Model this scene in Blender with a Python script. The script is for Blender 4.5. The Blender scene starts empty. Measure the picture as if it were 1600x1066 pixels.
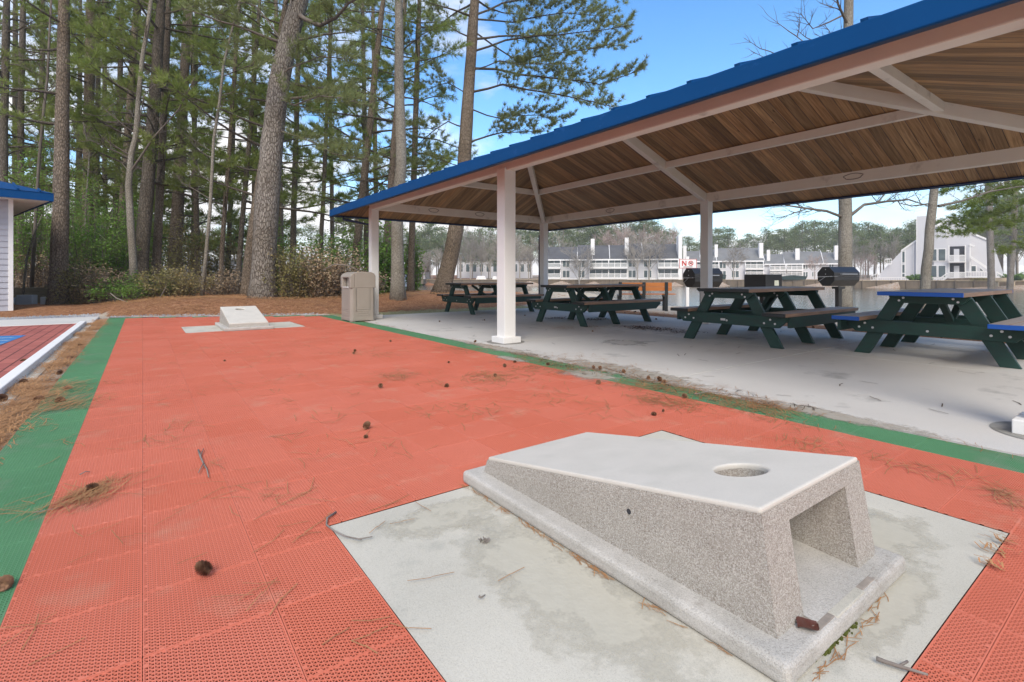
import bpy, math, random
import numpy as np
from mathutils import Vector
random.seed(7); rng = np.random.default_rng(7)
sc = bpy.context.scene
R = math.radians
# ---------------------------------------------------------------- camera
HEAD = 36.3; F = 786.0; H = 0.93
S_, C_ = math.sin(R(HEAD)), math.cos(R(HEAD))
cam = bpy.data.cameras.new('camera'); cob = bpy.data.objects.new('camera', cam); sc.collection.objects.link(cob)
cob.location = (0, 0, H); cob.rotation_euler = (R(90), 0, -R(HEAD))
cam.sensor_width = 36; cam.lens = F/1600*36; cam.shift_y = -(533-432)/1600
cam.clip_start = 0.05; cam.clip_end = 3000
sc.camera = cob
# ---------------------------------------------------------------- light
SUN_EL, SUN_AZ = 42, 218      # azimuth of the sun, degrees clockwise from +Y
wd = bpy.data.worlds.new('World'); sc.world = wd; wd.use_nodes = True
nt = wd.node_tree; nt.nodes.clear()
def N(t, typ, **kw):
    n = t.nodes.new(typ)
    for k, v in kw.items():
        if k[0] == 'i' and k[1:].isdigit(): n.inputs[int(k[1:])].default_value = v
        elif k in n.inputs and not hasattr(n, k): n.inputs[k].default_value = v
        else: setattr(n, k, v)
    return n
L = lambda t, a, b: t.links.new(a, b)
wo = N(nt, 'ShaderNodeOutputWorld'); bg = N(nt, 'ShaderNodeBackground'); bg.inputs[1].default_value = 0.15
sky = N(nt, 'ShaderNodeTexSky'); sky.sky_type = 'NISHITA'; sky.sun_disc = False
sky.sun_elevation = R(SUN_EL); sky.sun_rotation = R(SUN_AZ); sky.air_density = 1.0; sky.dust_density = 0.6; sky.ozone_density = 2.0
hs = N(nt, 'ShaderNodeHueSaturation'); hs.inputs['Saturation'].default_value = 1.28; hs.inputs['Value'].default_value = 0.92
L(nt, sky.outputs[0], hs.inputs['Color'])
tc = N(nt, 'ShaderNodeTexCoord'); sep = N(nt, 'ShaderNodeSeparateXYZ'); L(nt, tc.outputs['Generated'], sep.inputs[0])
# cloud layer: direction projected on a plane high above
def M(t, op, a=None, b=None, c=None, clamp=False):
    n = t.nodes.new('ShaderNodeMath'); n.operation = op; n.use_clamp = clamp
    for i, v in enumerate((a, b, c)):
        if v is None: continue
        if isinstance(v, (int, float)): n.inputs[i].default_value = v
        else: t.links.new(v, n.inputs[i])
    return n.outputs[0]
zz = M(nt, 'ADD', M(nt, 'MAXIMUM', sep.outputs[2], 0.0), 0.18)
cx = M(nt, 'DIVIDE', sep.outputs[0], zz); cy = M(nt, 'DIVIDE', sep.outputs[1], zz)
cmb = N(nt, 'ShaderNodeCombineXYZ'); L(nt, cx, cmb.inputs[0]); L(nt, cy, cmb.inputs[1])
no = N(nt, 'ShaderNodeTexNoise'); no.inputs['Scale'].default_value = 1.15; no.inputs['Detail'].default_value = 9; no.inputs['Roughness'].default_value = 0.55; no.inputs['Distortion'].default_value = 0.25
mp = N(nt, 'ShaderNodeMapping'); mp.inputs['Location'].default_value = (3.1, 1.7, 0.4); L(nt, cmb.outputs[0], mp.inputs[0]); L(nt, mp.outputs[0], no.inputs['Vector'])
# more cloud toward the woods (-X side), clearer toward the pavilion; bank of cloud low over the lake; unseen cloud behind the camera added as fill light
dt = M(nt, 'ADD', M(nt, 'ADD', M(nt, 'MULTIPLY', sep.outputs[0], .80), M(nt, 'MULTIPLY', sep.outputs[1], .36)), M(nt, 'MULTIPLY', sep.outputs[2], .48))
clr = N(nt, 'ShaderNodeMapRange'); clr.interpolation_type = 'SMOOTHSTEP'; clr.inputs[1].default_value = .85; clr.inputs[2].default_value = .96; clr.inputs[3].default_value = .11; clr.inputs[4].default_value = -.20; L(nt, dt, clr.inputs[0])
lowc = M(nt, 'MULTIPLY', M(nt, 'MAXIMUM', M(nt, 'SUBTRACT', 0.20, sep.outputs[2]), 0.0), 0.9)
cv = M(nt, 'ADD', M(nt, 'ADD', no.outputs[0], clr.outputs[0]), lowc)
cr = N(nt, 'ShaderNodeValToRGB'); cr.color_ramp.elements[0].position = 0.52; cr.color_ramp.elements[1].position = 0.66
cr.color_ramp.elements[0].color = (0, 0, 0, 1); cr.color_ramp.elements[1].color = (1, 1, 1, 1)
L(nt, cv, cr.inputs[0])
no2 = N(nt, 'ShaderNodeTexNoise'); no2.inputs['Scale'].default_value = 2.4; no2.inputs['Detail'].default_value = 6; L(nt, mp.outputs[0], no2.inputs['Vector'])
cc = N(nt, 'ShaderNodeValToRGB'); cc.color_ramp.elements[0].position = .3; cc.color_ramp.elements[1].position = .62
cc.color_ramp.elements[0].color = (2.75, 2.75, 2.85, 1); cc.color_ramp.elements[1].color = (4.7, 4.6, 4.5, 1); L(nt, no2.outputs[0], cc.inputs[0])
mx = N(nt, 'ShaderNodeMixRGB'); L(nt, cr.outputs[0], mx.inputs[0]); L(nt, hs.outputs[0], mx.inputs[1]); L(nt, cc.outputs[0], mx.inputs[2])
L(nt, mx.outputs[0], bg.inputs[0]); L(nt, bg.outputs[0], wo.inputs[0])
sun = bpy.data.lights.new('sun', 'SUN'); so = bpy.data.objects.new('sun', sun); sc.collection.objects.link(so)
sun.energy = 1.4; sun.angle = R(30); sun.color = (1, .93, .83)
sd = Vector((math.sin(R(SUN_AZ))*math.cos(R(SUN_EL)), math.cos(R(SUN_AZ))*math.cos(R(SUN_EL)), math.sin(R(SUN_EL))))
so.rotation_euler = sd.to_track_quat('Z', 'Y').to_euler(); so.location = (0, 0, 40)
sc.view_settings.view_transform = 'Standard'; sc.view_settings.look = 'None'; sc.view_settings.gamma = 1
sc.view_settings.exposure = 1.1
# ---------------------------------------------------------------- helpers
def WP(x, y, d):               # a point of the place, d metres ahead of the photographer
    k = (x-800)/F; return np.array([d*(S_+k*C_), d*(C_-k*S_), H-(y-432)/F*d])
def GP(x, y, z=0.0):
    return WP(x, y, F*(H-z)/(y-432))
class MB:
    def __init__(s): s.v = []; s.f = []; s.m = []; s.n = 0; s.uv = {}
    def add(s, vs, fs, m=0):
        vs = np.asarray(vs, float).reshape(-1, 3); o = s.n; s.v.append(vs); s.n += len(vs)
        for f in fs: s.f.append([i+o for i in f]); s.m.append(m)
        return o
    BF = [(0,3,2,1),(4,5,6,7),(0,1,5,4),(1,2,6,5),(2,3,7,6),(3,0,4,7)]
    def box(s, x0, x1, y0, y1, z0, z1, m=0):
        s.add([(x0,y0,z0),(x1,y0,z0),(x1,y1,z0),(x0,y1,z0),(x0,y0,z1),(x1,y0,z1),(x1,y1,z1),(x0,y1,z1)], s.BF, m); return s
    def bar(s, a, b, w, h, up=(0,0,1), m=0):     # rectangular bar from a to b, w across, h along up
        a = Vector(a); b = Vector(b); t = (b-a).normalized(); up = Vector(up); sd_ = t.cross(up).normalized(); u = sd_.cross(t).normalized()
        sw, uh = sd_*(w/2), u*(h/2)
        s.add([a-sw-uh, a+sw-uh, b+sw-uh, b-sw-uh, a-sw+uh, a+sw+uh, b+sw+uh, b-sw+uh], s.BF, m); return s
    def prism(s, poly, d0, d1, fn, m=0):        # poly 2D list; fn(u,v,d)->xyz
        n = len(poly); vs = [fn(u, v, d0) for u, v in poly]+[fn(u, v, d1) for u, v in poly]
        fs = [tuple(range(n))[::-1], tuple(range(n, 2*n))]+[(i, (i+1) % n, (i+1) % n+n, i+n) for i in range(n)]
        s.add(vs, fs, m); return s
    def tube(s, path, rad, n=8, m=0, cap=True, jit=0):
        P = [Vector(p) for p in path]; K = len(P)
        if isinstance(rad, (int, float)): rad = [rad]*K
        prev = None; vs = []
        for i in range(K):
            t = (P[min(i+1, K-1)]-P[max(i-1, 0)])
            if t.length < 1e-9: t = Vector((0, 0, 1))
            t.normalize()
            if prev is None:
                ref = Vector((1, 0, 0)) if abs(t.x) < .8 else Vector((0, 1, 0)); a = t.cross(ref).normalized()
            else: a = (prev - t*prev.dot(t)).normalized()
            prev = a; b = t.cross(a)
            for j in range(n):
                th = 2*math.pi*j/n; r = rad[i]*(1+(random.uniform(-jit, jit) if jit else 0))
                vs.append(P[i]+(a*math.cos(th)+b*math.sin(th))*r)
        fs = [(i*n+j, i*n+(j+1) % n, (i+1)*n+(j+1) % n, (i+1)*n+j) for i in range(K-1) for j in range(n)]
        if cap: fs += [tuple(range(n))[::-1], tuple(range((K-1)*n, K*n))]
        s.add(vs, fs, m); return s
    def build(s, name, mats, parent=None, smooth=False, bevel=0, seg=2, loc=None):
        me = bpy.data.meshes.new(name)
        V = np.concatenate(s.v) if s.v else np.zeros((0, 3))
        if loc is not None: V = V-np.array(loc)
        fl = np.array([len(f) for f in s.f], dtype=np.int32); li = np.fromiter((i for f in s.f for i in f), dtype=np.int32)
        fill(me, V, fl, li, np.array(s.m, dtype=np.int32), smooth)
        if not isinstance(mats, (list, tuple)): mats = [mats]
        for m in mats: me.materials.append(m)
        o = bpy.data.objects.new(name, me); sc.collection.objects.link(o)
        if loc is not None: o.location = loc
        if parent is not None:
            o.parent = parent
        if bevel:
            md = o.modifiers.new('bevel', 'BEVEL'); md.width = bevel; md.segments = seg; md.limit_method = 'ANGLE'; md.angle_limit = R(35)
        return o
def fill(me, V, fl, li, mi=None, smooth=False):
    me.vertices.add(len(V)); me.vertices.foreach_set('co', np.ascontiguousarray(V, dtype=np.float32).ravel())
    me.loops.add(len(li)); me.loops.foreach_set('vertex_index', li.astype(np.int32))
    me.polygons.add(len(fl)); st = np.concatenate([[0], np.cumsum(fl)[:-1]]).astype(np.int32)
    me.polygons.foreach_set('loop_start', st)
    try: me.polygons.foreach_set('loop_total', fl.astype(np.int32))
    except Exception: pass
    if mi is not None: me.polygons.foreach_set('material_index', mi)
    me.polygons.foreach_set('use_smooth', np.full(len(fl), smooth))
    me.update(calc_edges=True); me.validate()
def raw(name, V, nper, mats, parent=None, smooth=False, mi=None):
    """V: (faces*nper,3) array of independent faces"""
    me = bpy.data.meshes.new(name); n = len(V)//nper
    fill(me, V, np.full(n, nper, dtype=np.int32), np.arange(len(V), dtype=np.int32), mi, smooth)
    for m in (mats if isinstance(mats, (list, tuple)) else [mats]): me.materials.append(m)
    o = bpy.data.objects.new(name, me); sc.collection.objects.link(o)
    if parent: o.parent = parent
    return o
def tag(o, label=None, cat=None, group=None, kind=None):
    if label: o['label'] = label
    if cat: o['category'] = cat
    if group: o['group'] = group
    if kind: o['kind'] = kind
    return o
def empty(name, loc=(0, 0, 0), rz=0, label=None, cat=None, group=None):
    o = bpy.data.objects.new(name, None); sc.collection.objects.link(o); o.location = loc; o.rotation_euler = (0, 0, rz)
    o.empty_display_size = .1
    return tag(o, label, cat, group)
def copy_tree(o, parent=None):
    c = o.copy(); sc.collection.objects.link(c); c.parent = parent
    for ch in [x for x in bpy.data.objects if x.parent == o]: copy_tree(ch, c)
    return c
# ---------------------------------------------------------------- materials
def mat(name, col, rough=.7, spec=.3, noise=None, col2=None, bump=None, metal=0, vor=None, streak=None, extra=None, dirt=None, trans=0):
    """noise=(scale,detail,contrast) mixes col->col2 ; bump=(scale,strength,dist) ; vor=(scale,amount,col) speckles; dirt=(scale,lo,hi,col)"""
    m = bpy.data.materials.new(name); m.use_nodes = True; t = m.node_tree; b = t.nodes['Principled BSDF']
    b.inputs['Roughness'].default_value = rough; b.inputs['Specular IOR Level'].default_value = spec; b.inputs['Metallic'].default_value = metal
    co = N(t, 'ShaderNodeTexCoord'); P = co.outputs['Object']
    if streak:
        mpn = N(t, 'ShaderNodeMapping'); mpn.inputs['Scale'].default_value = streak; L(t, P, mpn.inputs[0]); P2 = mpn.outputs[0]
    else: P2 = P
    c = None
    rgb = N(t, 'ShaderNodeRGB'); rgb.outputs[0].default_value = (*col, 1); c = rgb.outputs[0]
    if noise:
        n = N(t, 'ShaderNodeTexNoise'); n.inputs['Scale'].default_value = noise[0]; n.inputs['Detail'].default_value = noise[1]; L(t, P2, n.inputs['Vector'])
        r = N(t, 'ShaderNodeMapRange'); r.inputs[1].default_value = .5-noise[2]; r.inputs[2].default_value = .5+noise[2]; L(t, n.outputs[0], r.inputs[0])
        x = N(t, 'ShaderNodeMixRGB'); L(t, r.outputs[0], x.inputs[0]); L(t, c, x.inputs[1]); x.inputs[2].default_value = (*(col2 or [q*.7 for q in col]), 1); c = x.outputs[0]
    if dirt:
        n = N(t, 'ShaderNodeTexNoise'); n.inputs['Scale'].default_value = dirt[0]; n.inputs['Detail'].default_value = 8; n.inputs['Roughness'].default_value = .62; L(t, P, n.inputs['Vector'])
        r = N(t, 'ShaderNodeMapRange'); r.inputs[1].default_value = dirt[1]; r.inputs[2].default_value = dirt[2]; L(t, n.outputs[0], r.inputs[0])
        x = N(t, 'ShaderNodeMixRGB'); L(t, r.outputs[0], x.inputs[0]); L(t, c, x.inputs[1]); x.inputs[2].default_value = (*dirt[3], 1); c = x.outputs[0]
    if vor:
        v = N(t, 'ShaderNodeTexVoronoi'); v.inputs['Scale'].default_value = vor[0]; L(t, P, v.inputs['Vector'])
        hsv = N(t, 'ShaderNodeSeparateColor'); L(t, v.outputs['Color'], hsv.inputs[0])
        rr = N(t, 'ShaderNodeValToRGB'); rr.color_ramp.interpolation = 'LINEAR'
        for i, (p, q) in enumerate(vor[2]):
            e = rr.color_ramp.elements[i] if i < 2 else rr.color_ramp.elements.new(p)
            e.position = p; e.color = (*q, 1)
        L(t, hsv.outputs[0], rr.inputs[0])
        x = N(t, 'ShaderNodeMixRGB'); x.inputs[0].default_value = vor[1]; L(t, c, x.inputs[1]); L(t, rr.outputs[0], x.inputs[2]); c = x.outputs[0]
    if extra: c = extra(t, c, P)
    L(t, c, b.inputs['Base Color'])
    if bump:
        n = N(t, 'ShaderNodeTexNoise'); n.inputs['Scale'].default_value = bump[0]; n.inputs['Detail'].default_value = 6; L(t, P2, n.inputs['Vector'])
        bb = N(t, 'ShaderNodeBump'); bb.inputs['Strength'].default_value = bump[1]; bb.inputs['Distance'].default_value = bump[2]; L(t, n.outputs[0], bb.inputs['Height'])
        if vor and len(vor) > 3:
            b2 = N(t, 'ShaderNodeBump'); b2.inputs['Strength'].default_value = vor[3]; b2.inputs['Distance'].default_value = .004; b2.invert = True
            L(t, v.outputs['Distance'], b2.inputs['Height']); L(t, b2.outputs[0], bb.inputs['Normal'])
        L(t, bb.outputs[0], b.inputs['Normal'])
    if trans:
        tr = N(t, 'ShaderNodeBsdfTranslucent'); L(t, c, tr.inputs[0]); ms = N(t, 'ShaderNodeMixShader'); ms.inputs[0].default_value = trans
        L(t, b.outputs[0], ms.inputs[1]); L(t, tr.outputs[0], ms.inputs[2]); L(t, ms.outputs[0], t.nodes['Material Output'].inputs[0])
    return m
MT = {}
def tile_tone(t, c, P):
    dv = N(t, 'ShaderNodeVectorMath'); dv.operation = 'SCALE'; dv.inputs['Scale'].default_value = 1/.3048; L(t, P, dv.inputs[0])
    fl = N(t, 'ShaderNodeVectorMath'); fl.operation = 'FLOOR'; L(t, dv.outputs[0], fl.inputs[0]); sx = N(t, 'ShaderNodeSeparateXYZ'); L(t, fl.outputs[0], sx.inputs[0]); cx_ = N(t, 'ShaderNodeCombineXYZ'); L(t, sx.outputs[0], cx_.inputs[0]); L(t, sx.outputs[1], cx_.inputs[1])
    wn_ = N(t, 'ShaderNodeTexWhiteNoise'); L(t, cx_.outputs[0], wn_.inputs['Vector'])
    h_ = N(t, 'ShaderNodeHueSaturation'); L(t, M(t, 'ADD', M(t, 'MULTIPLY', wn_.outputs[0], .035), .96), h_.inputs['Value']); L(t, M(t, 'ADD', M(t, 'MULTIPLY', wn_.outputs[0], -.03), 1.02), h_.inputs['Saturation']); L(t, c, h_.inputs['Color']); return h_.outputs[0]
MT['tile_red'] = mat('tile_red', (.70, .205, .130), .65, .2, (1.7, 8, .25), (.62, .17, .105), dirt=(3.5, .56, .85, (.62, .32, .22)), extra=tile_tone)
MT['tile_green'] = mat('tile_green', (.12, .30, .145), .6, .25, (1.3, 6, .2), (.09, .235, .11), dirt=(2.6, .54, .78, (.22, .30, .2)))
MT['under'] = mat('under_tile', (.035, .010, .006), .95, .1, (6, 6, .2), (.02, .008, .006))
MT['under_g'] = mat('under_tile_green', (.018, .045, .022), .95, .1, (6, 6, .2), (.012, .028, .015))
MT['slab'] = mat('slab_concrete', (.66, .63, .575), .85, .2, (.9, 8, .2), (.56, .53, .485), bump=(90, .25, .004), dirt=(1.6, .60, .75, (.27, .26, .235)), vor=(420, .22, [(0, (.25, .24, .22)), (.3, (.5, .49, .46)), (1, (.62, .61, .58))]))
MT['pad'] = mat('pad_concrete', (.58, .54, .445), .88, .2, (1.7, 8, .16), (.45, .42, .34), bump=(160, .3, .003), dirt=(3.1, .55, .72, (.30, .29, .235)), vor=(520, .28, [(0, (.2, .19, .17)), (.22, (.5, .48, .43)), (1, (.66, .64, .58))]))
MT['board_top'] = mat('cast_concrete_smooth', (.63, .585, .51), .75, .25, (5, 8, .2), (.56, .52, .45), bump=(220, .3, .002), dirt=(4, .52, .8, (.50, .47, .40)), vor=(600, .22, [(0, (.4, .38, .35)), (.3, (.60, .56, .49)), (1, (.68, .64, .57))]))
MT['aggregate'] = mat('exposed_aggregate', (.42, .385, .33), .85, .25, (6, 7, .2), (.36, .33, .28), bump=(300, .3, .002), vor=(360, .6, [(0, (.13, .10, .08)), (.10, (.30, .265, .225)), (.55, (.41, .375, .325)), (.93, (.66, .63, .575))], .6), dirt=(3.5, .5, .8, (.27, .235, .19)))
MT['base_conc'] = mat('board_base_concrete', (.55, .52, .47), .85, .25, (7, 8, .2), (.36, .34, .30), bump=(120, .5, .004), vor=(380, .35, [(0, (.2, .18, .155)), (.25, (.42, .39, .35)), (1, (.68, .65, .6))], .4), dirt=(9, .6, .7, (.28, .25, .21)))
MT['patch'] = mat('mortar_patch', (.36, .31, .26), .9, .2, (30, 6, .2), (.24, .21, .18), bump=(90, .4, .003))
MT['white'] = mat('white_paint', (.82, .80, .77), .55, .35, (3, 6, .3), (.76, .74, .70), bump=(60, .1, .002))
MT['beam'] = mat('beam_paint', (.84, .79, .70), .6, .3, (2.2, 6, .25), (.77, .71, .62), bump=(40, .15, .003), dirt=(3, .6, .8, (.42, .36, .3)))
MT['beam_out'] = mat('beam_face_paint', (.76, .72, .69), .6, .3, (4, 6, .3), (.70, .66, .62), bump=(50, .15, .002))
MT['blue'] = mat('blue_metal', (.0006, .052, .175), .6, .12, (2, 4, .3), (.001, .060, .20), bump=(4, .05, .01), dirt=(6, .62, .8, (.02, .10, .30)))
MT['blue_dark'] = mat('blue_dark', (.008, .02, .07), .45, .4)
MT['tgreen'] = mat('dark_green_plastic', (.016, .062, .05), .55, .3, (8, 6, .3), (.025, .045, .04), bump=(30, .15, .003), streak=(1, 1, 3))
MT['tbrown'] = mat('brown_plastic_lumber', (.42, .25, .16), .55, .35, (7, 6, .25), (.24, .15, .10), bump=(40, .2, .003), streak=(.6, 6, 6))
MT['ttop'] = mat('weathered_board', (.44, .37, .31), .6, .3, (5, 6, .3), (.33, .27, .22), bump=(40, .2, .003), streak=(.5, 7, 7))
MT['tend'] = mat('dark_end_paint', (.022, .026, .027), .5, .4)
MT['tblue'] = mat('blue_end_paint', (.008, .09, .42), .45, .4)
MT['bolt'] = mat('galvanised_bolt', (.55, .56, .57), .35, .5, metal=.6)
MT['grill'] = mat('black_steel', (.014, .014, .015), .33, .5, (10, 5, .3), (.024, .022, .02), bump=(40, .1, .002))
MT['trash'] = mat('beige_plastic', (.34, .30, .255), .55, .35, (3, 6, .3), (.29, .255, .215), bump=(120, .15, .002))
MT['trash_dark'] = mat('bin_inside', (.10, .09, .08), .7, .2)
MT['bench'] = mat('orange_wood', (.55, .20, .055), .5, .35, (6, 5, .3), (.45, .15, .04), streak=(1, 1, 6))
MT['signred'] = mat('sign_red', (.55, .03, .03), .5, .3)
MT['signdark'] = mat('sign_dark', (.06, .06, .06), .5, .3)
MT['sticker'] = mat('sticker', (.62, .62, .5), .6, .3, (60, 2, .1), (.4, .4, .3))
MT['shedwall'] = mat('grey_siding', (.46, .46, .50), .6, .3, (2, 5, .3), (.42, .42, .46))
MT['box'] = mat('utility_grey', (.45, .48, .50), .45, .4, (6, 4, .3), (.38, .40, .42))
MT['fence'] = mat('weathered_timber', (.24, .20, .13), .85, .2, (6, 6, .25), (.15, .13, .08), bump=(30, .4, .01), streak=(1, 1, 8))
MT['bulk'] = mat('bulkhead_timber', (.22, .17, .12), .9, .1, (2, 6, .3), (.12, .095, .07), streak=(1, 1, .2))
MT['bulk_cap'] = mat('bulkhead_cap', (.42, .34, .22), .9, .1, (.6, 6, .3), (.34, .27, .18))
MT['siding'] = mat('house_siding', (.66, .65, .66), .7, .2, (.5, 5, .3), (.61, .60, .61))
MT['hwhite'] = mat('house_white', (.84, .82, .79), .6, .3)
MT['roofD'] = mat('shingle_dark', (.085, .085, .09), .9, .1, (.6, 8, .25), (.125, .125, .13))
MT['roofL'] = mat('shingle_light', (.17, .17, .17), .9, .1, (.6, 8, .25), (.22, .22, .215))
MT['glass'] = mat('window_glass', (.05, .07, .075), .08, .6, (.8, 3, .3), (.14, .18, .18))
MT['dark'] = mat('dark_recess', (.045, .045, .05), .8, .2)
MT['tarp'] = mat('dark_green_tarp', (.03, .05, .045), .7, .2)
MT['tan'] = mat('tan_bench', (.45, .36, .25), .8, .2)
MT['roofbrown'] = mat('brown_roof', (.30, .23, .16), .9, .1)
MT['stick'] = mat('dead_stick', (.30, .27, .24), .85, .2, (12, 6, .3), (.16, .13, .11))
MT['cone'] = mat('pine_cone', (.34, .19, .11), .8, .2, (60, 4, .3), (.17, .09, .055))
MT['needle'] = mat('dry_needles', (.50, .27, .12), .7, .2, (7, 4, .3), (.24, .115, .05))
MT['needle2'] = mat('pale_needles', (.50, .36, .20), .7, .2, (7, 4, .3), (.34, .24, .12))
MT['leafbrown'] = mat('dry_leaf', (.10, .035, .025), .4, .4)
MT['moss'] = mat('moss', (.12, .14, .03), .9, .1, (80, 4, .3), (.06, .06, .02))
MT['gravel_m'] = mat('gravel_stones', (.40, .41, .43), .85, .2, (9, 4, .3), (.24, .24, .26))
def bark(name, c1, c2, sc_=9, hgt=.03, str_=(1, 1, .28)):
    m = bpy.data.materials.new(name); m.use_nodes = True; t = m.node_tree; b = t.nodes['Principled BSDF']; b.inputs['Roughness'].default_value = .9; b.inputs['Specular IOR Level'].default_value = .15
    co = N(t, 'ShaderNodeTexCoord'); mpn = N(t, 'ShaderNodeMapping'); mpn.inputs['Scale'].default_value = str_; L(t, co.outputs['Object'], mpn.inputs[0])
    nz = N(t, 'ShaderNodeTexNoise'); nz.inputs['Scale'].default_value = 3.5; nz.inputs['Detail'].default_value = 5; L(t, mpn.outputs[0], nz.inputs['Vector'])
    ad = N(t, 'ShaderNodeMixRGB'); ad.inputs[0].default_value = .12; L(t, mpn.outputs[0], ad.inputs[1]); L(t, nz.outputs['Color'], ad.inputs[2])
    v = N(t, 'ShaderNodeTexVoronoi'); v.feature = 'DISTANCE_TO_EDGE'; v.inputs['Scale'].default_value = sc_; L(t, ad.outputs[0], v.inputs['Vector'])
    r = N(t, 'ShaderNodeMapRange'); r.inputs[1].default_value = 0; r.inputs[2].default_value = .16; L(t, v.outputs['Distance'], r.inputs[0])
    n = N(t, 'ShaderNodeTexNoise'); n.inputs['Scale'].default_value = 25; n.inputs['Detail'].default_value = 7; L(t, mpn.outputs[0], n.inputs['Vector'])
    f = M(t, 'MULTIPLY', r.outputs[0], M(t, 'ADD', M(t, 'MULTIPLY', n.outputs[0], 1.1), .25), clamp=True)
    x = N(t, 'ShaderNodeMixRGB'); L(t, f, x.inputs[0]); x.inputs[1].default_value = (*c2, 1); x.inputs[2].default_value = (*c1, 1)
    n3 = N(t, 'ShaderNodeTexNoise'); n3.inputs['Scale'].default_value = .8; n3.inputs['Detail'].default_value = 4; L(t, co.outputs['Object'], n3.inputs['Vector'])
    x2 = N(t, 'ShaderNodeMixRGB'); x2.blend_type = 'MULTIPLY'; x2.inputs[0].default_value = .6; L(t, x.outputs[0], x2.inputs[1])
    cr2 = N(t, 'ShaderNodeValToRGB'); cr2.color_ramp.elements[0].position = .35; cr2.color_ramp.elements[1].position = .65
    cr2.color_ramp.elements[0].color = (.55, .5, .42, 1); cr2.color_ramp.elements[1].color = (1, 1, 1, 1); L(t, n3.outputs[0], cr2.inputs[0]); L(t, cr2.outputs[0], x2.inputs[2])
    L(t, x2.outputs[0], b.inputs['Base Color'])
    bb = N(t, 'ShaderNodeBump'); bb.inputs['Strength'].default_value = 1; bb.inputs['Distance'].default_value = hgt; L(t, f, bb.inputs['Height']); L(t, bb.outputs[0], b.inputs['Normal'])
    return m
MT['bark_grey'] = bark('bark_grey', (.37, .335, .29), (.10, .08, .065), 24, .02, (1, 1, .33))
MT['bark_pale'] = bark('bark_pale', (.36, .33, .28), (.17, .15, .12), 30, .008, (1, 1, .5))
MT['bark_brown'] = bark('bark_brown', (.31, .25, .19), (.11, .085, .065), 27, .02, (1, 1, .35))
MT['bark_dark'] = bark('bark_dark', (.21, .18, .145), (.085, .07, .055), 27, .02, (1, 1, .35))
MT['bark_twig'] = mat('twig_bark', (.20, .17, .14), .9, .1, (3, 4, .3), (.11, .09, .075))
MT['bark_far'] = mat('far_bark', (.23, .20, .17), .95, .05)
def foli(name, a, b_, sc_=.8, tr=.25):
    return mat(name, a, .6, .25, (sc_, 5, .16), b_, trans=tr)
MT['pine'] = foli('pine_needles_green', (.19, .26, .05), (.29, .33, .09), .8, .4)
MT['pine_l'] = foli('pine_needles_light', (.27, .31, .12), (.20, .22, .085), .8, .4)
MT['pine_far'] = foli('pine_far', (.15, .205, .07), (.23, .26, .12), .3, .35)
MT['holly'] = foli('holly_leaves', (.12, .25, .04), (.24, .36, .08), 1.2, .4)
MT['olive'] = foli('olive_leaves', (.25, .24, .08), (.34, .26, .12), 1.0, .3)
MT['dead'] = foli('dead_vines', (.38, .28, .17), (.27, .19, .12), 1.0, 0)
MT['greytwig'] = mat('grey_twigs', (.40, .36, .31), .95, .05, (.4, 4, .3), (.31, .275, .235))
MT['pinktwig'] = mat('pink_twigs', (.44, .34, .30), .95, .05, (.4, 4, .3), (.33, .26, .23))
# wood ceiling: UV u along plank, v = plank index random
def wood():
    m = bpy.data.materials.new('ceiling_planks'); m.use_nodes = True; t = m.node_tree; b = t.nodes['Principled BSDF']; b.inputs['Roughness'].default_value = .6
    uv = N(t, 'ShaderNodeUVMap'); uv.uv_map = 'UVMap'; mpn = N(t, 'ShaderNodeMapping'); mpn.inputs['Scale'].default_value = (1.2, 26, 1); L(t, uv.outputs[0], mpn.inputs[0])
    n = N(t, 'ShaderNodeTexNoise'); n.inputs['Scale'].default_value = 1.3; n.inputs['Detail'].default_value = 8; n.inputs['Distortion'].default_value = 1.2; L(t, mpn.outputs[0], n.inputs['Vector'])
    r = N(t, 'ShaderNodeValToRGB'); r.color_ramp.elements[0].position = .3; r.color_ramp.elements[1].position = .7
    r.color_ramp.elements[0].color = (.22, .125, .055, 1); r.color_ramp.elements[1].color = (.50, .31, .15, 1); L(t, n.outputs[0], r.inputs[0])
    at = N(t, 'ShaderNodeAttribute'); at.attribute_name = 'tone'
    x = N(t, 'ShaderNodeMixRGB'); x.blend_type = 'MULTIPLY'; x.inputs[0].default_value = 1; L(t, r.outputs[0], x.inputs[1]); L(t, at.outputs['Color'], x.inputs[2])
    # knots
    mp2 = N(t, 'ShaderNodeMapping'); mp2.inputs['Scale'].default_value = (2.2, 7, 1); L(t, uv.outputs[0], mp2.inputs[0])
    v = N(t, 'ShaderNodeTexVoronoi'); v.inputs['Scale'].default_value = 1; L(t, mp2.outputs[0], v.inputs['Vector'])
    k = N(t, 'ShaderNodeMapRange'); k.inputs[1].default_value = .04; k.inputs[2].default_value = .10; k.inputs[3].default_value = .35; k.inputs[4].default_value = 1; L(t, v.outputs['Distance'], k.inputs[0])
    x3 = N(t, 'ShaderNodeMixRGB'); x3.blend_type = 'MULTIPLY'; x3.inputs[0].default_value = 1; L(t, x.outputs[0], x3.inputs[1]); L(t, k.outputs[0], x3.inputs[2])
    L(t, x3.outputs[0], b.inputs['Base Color']); return m
MT['wood'] = wood()
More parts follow.
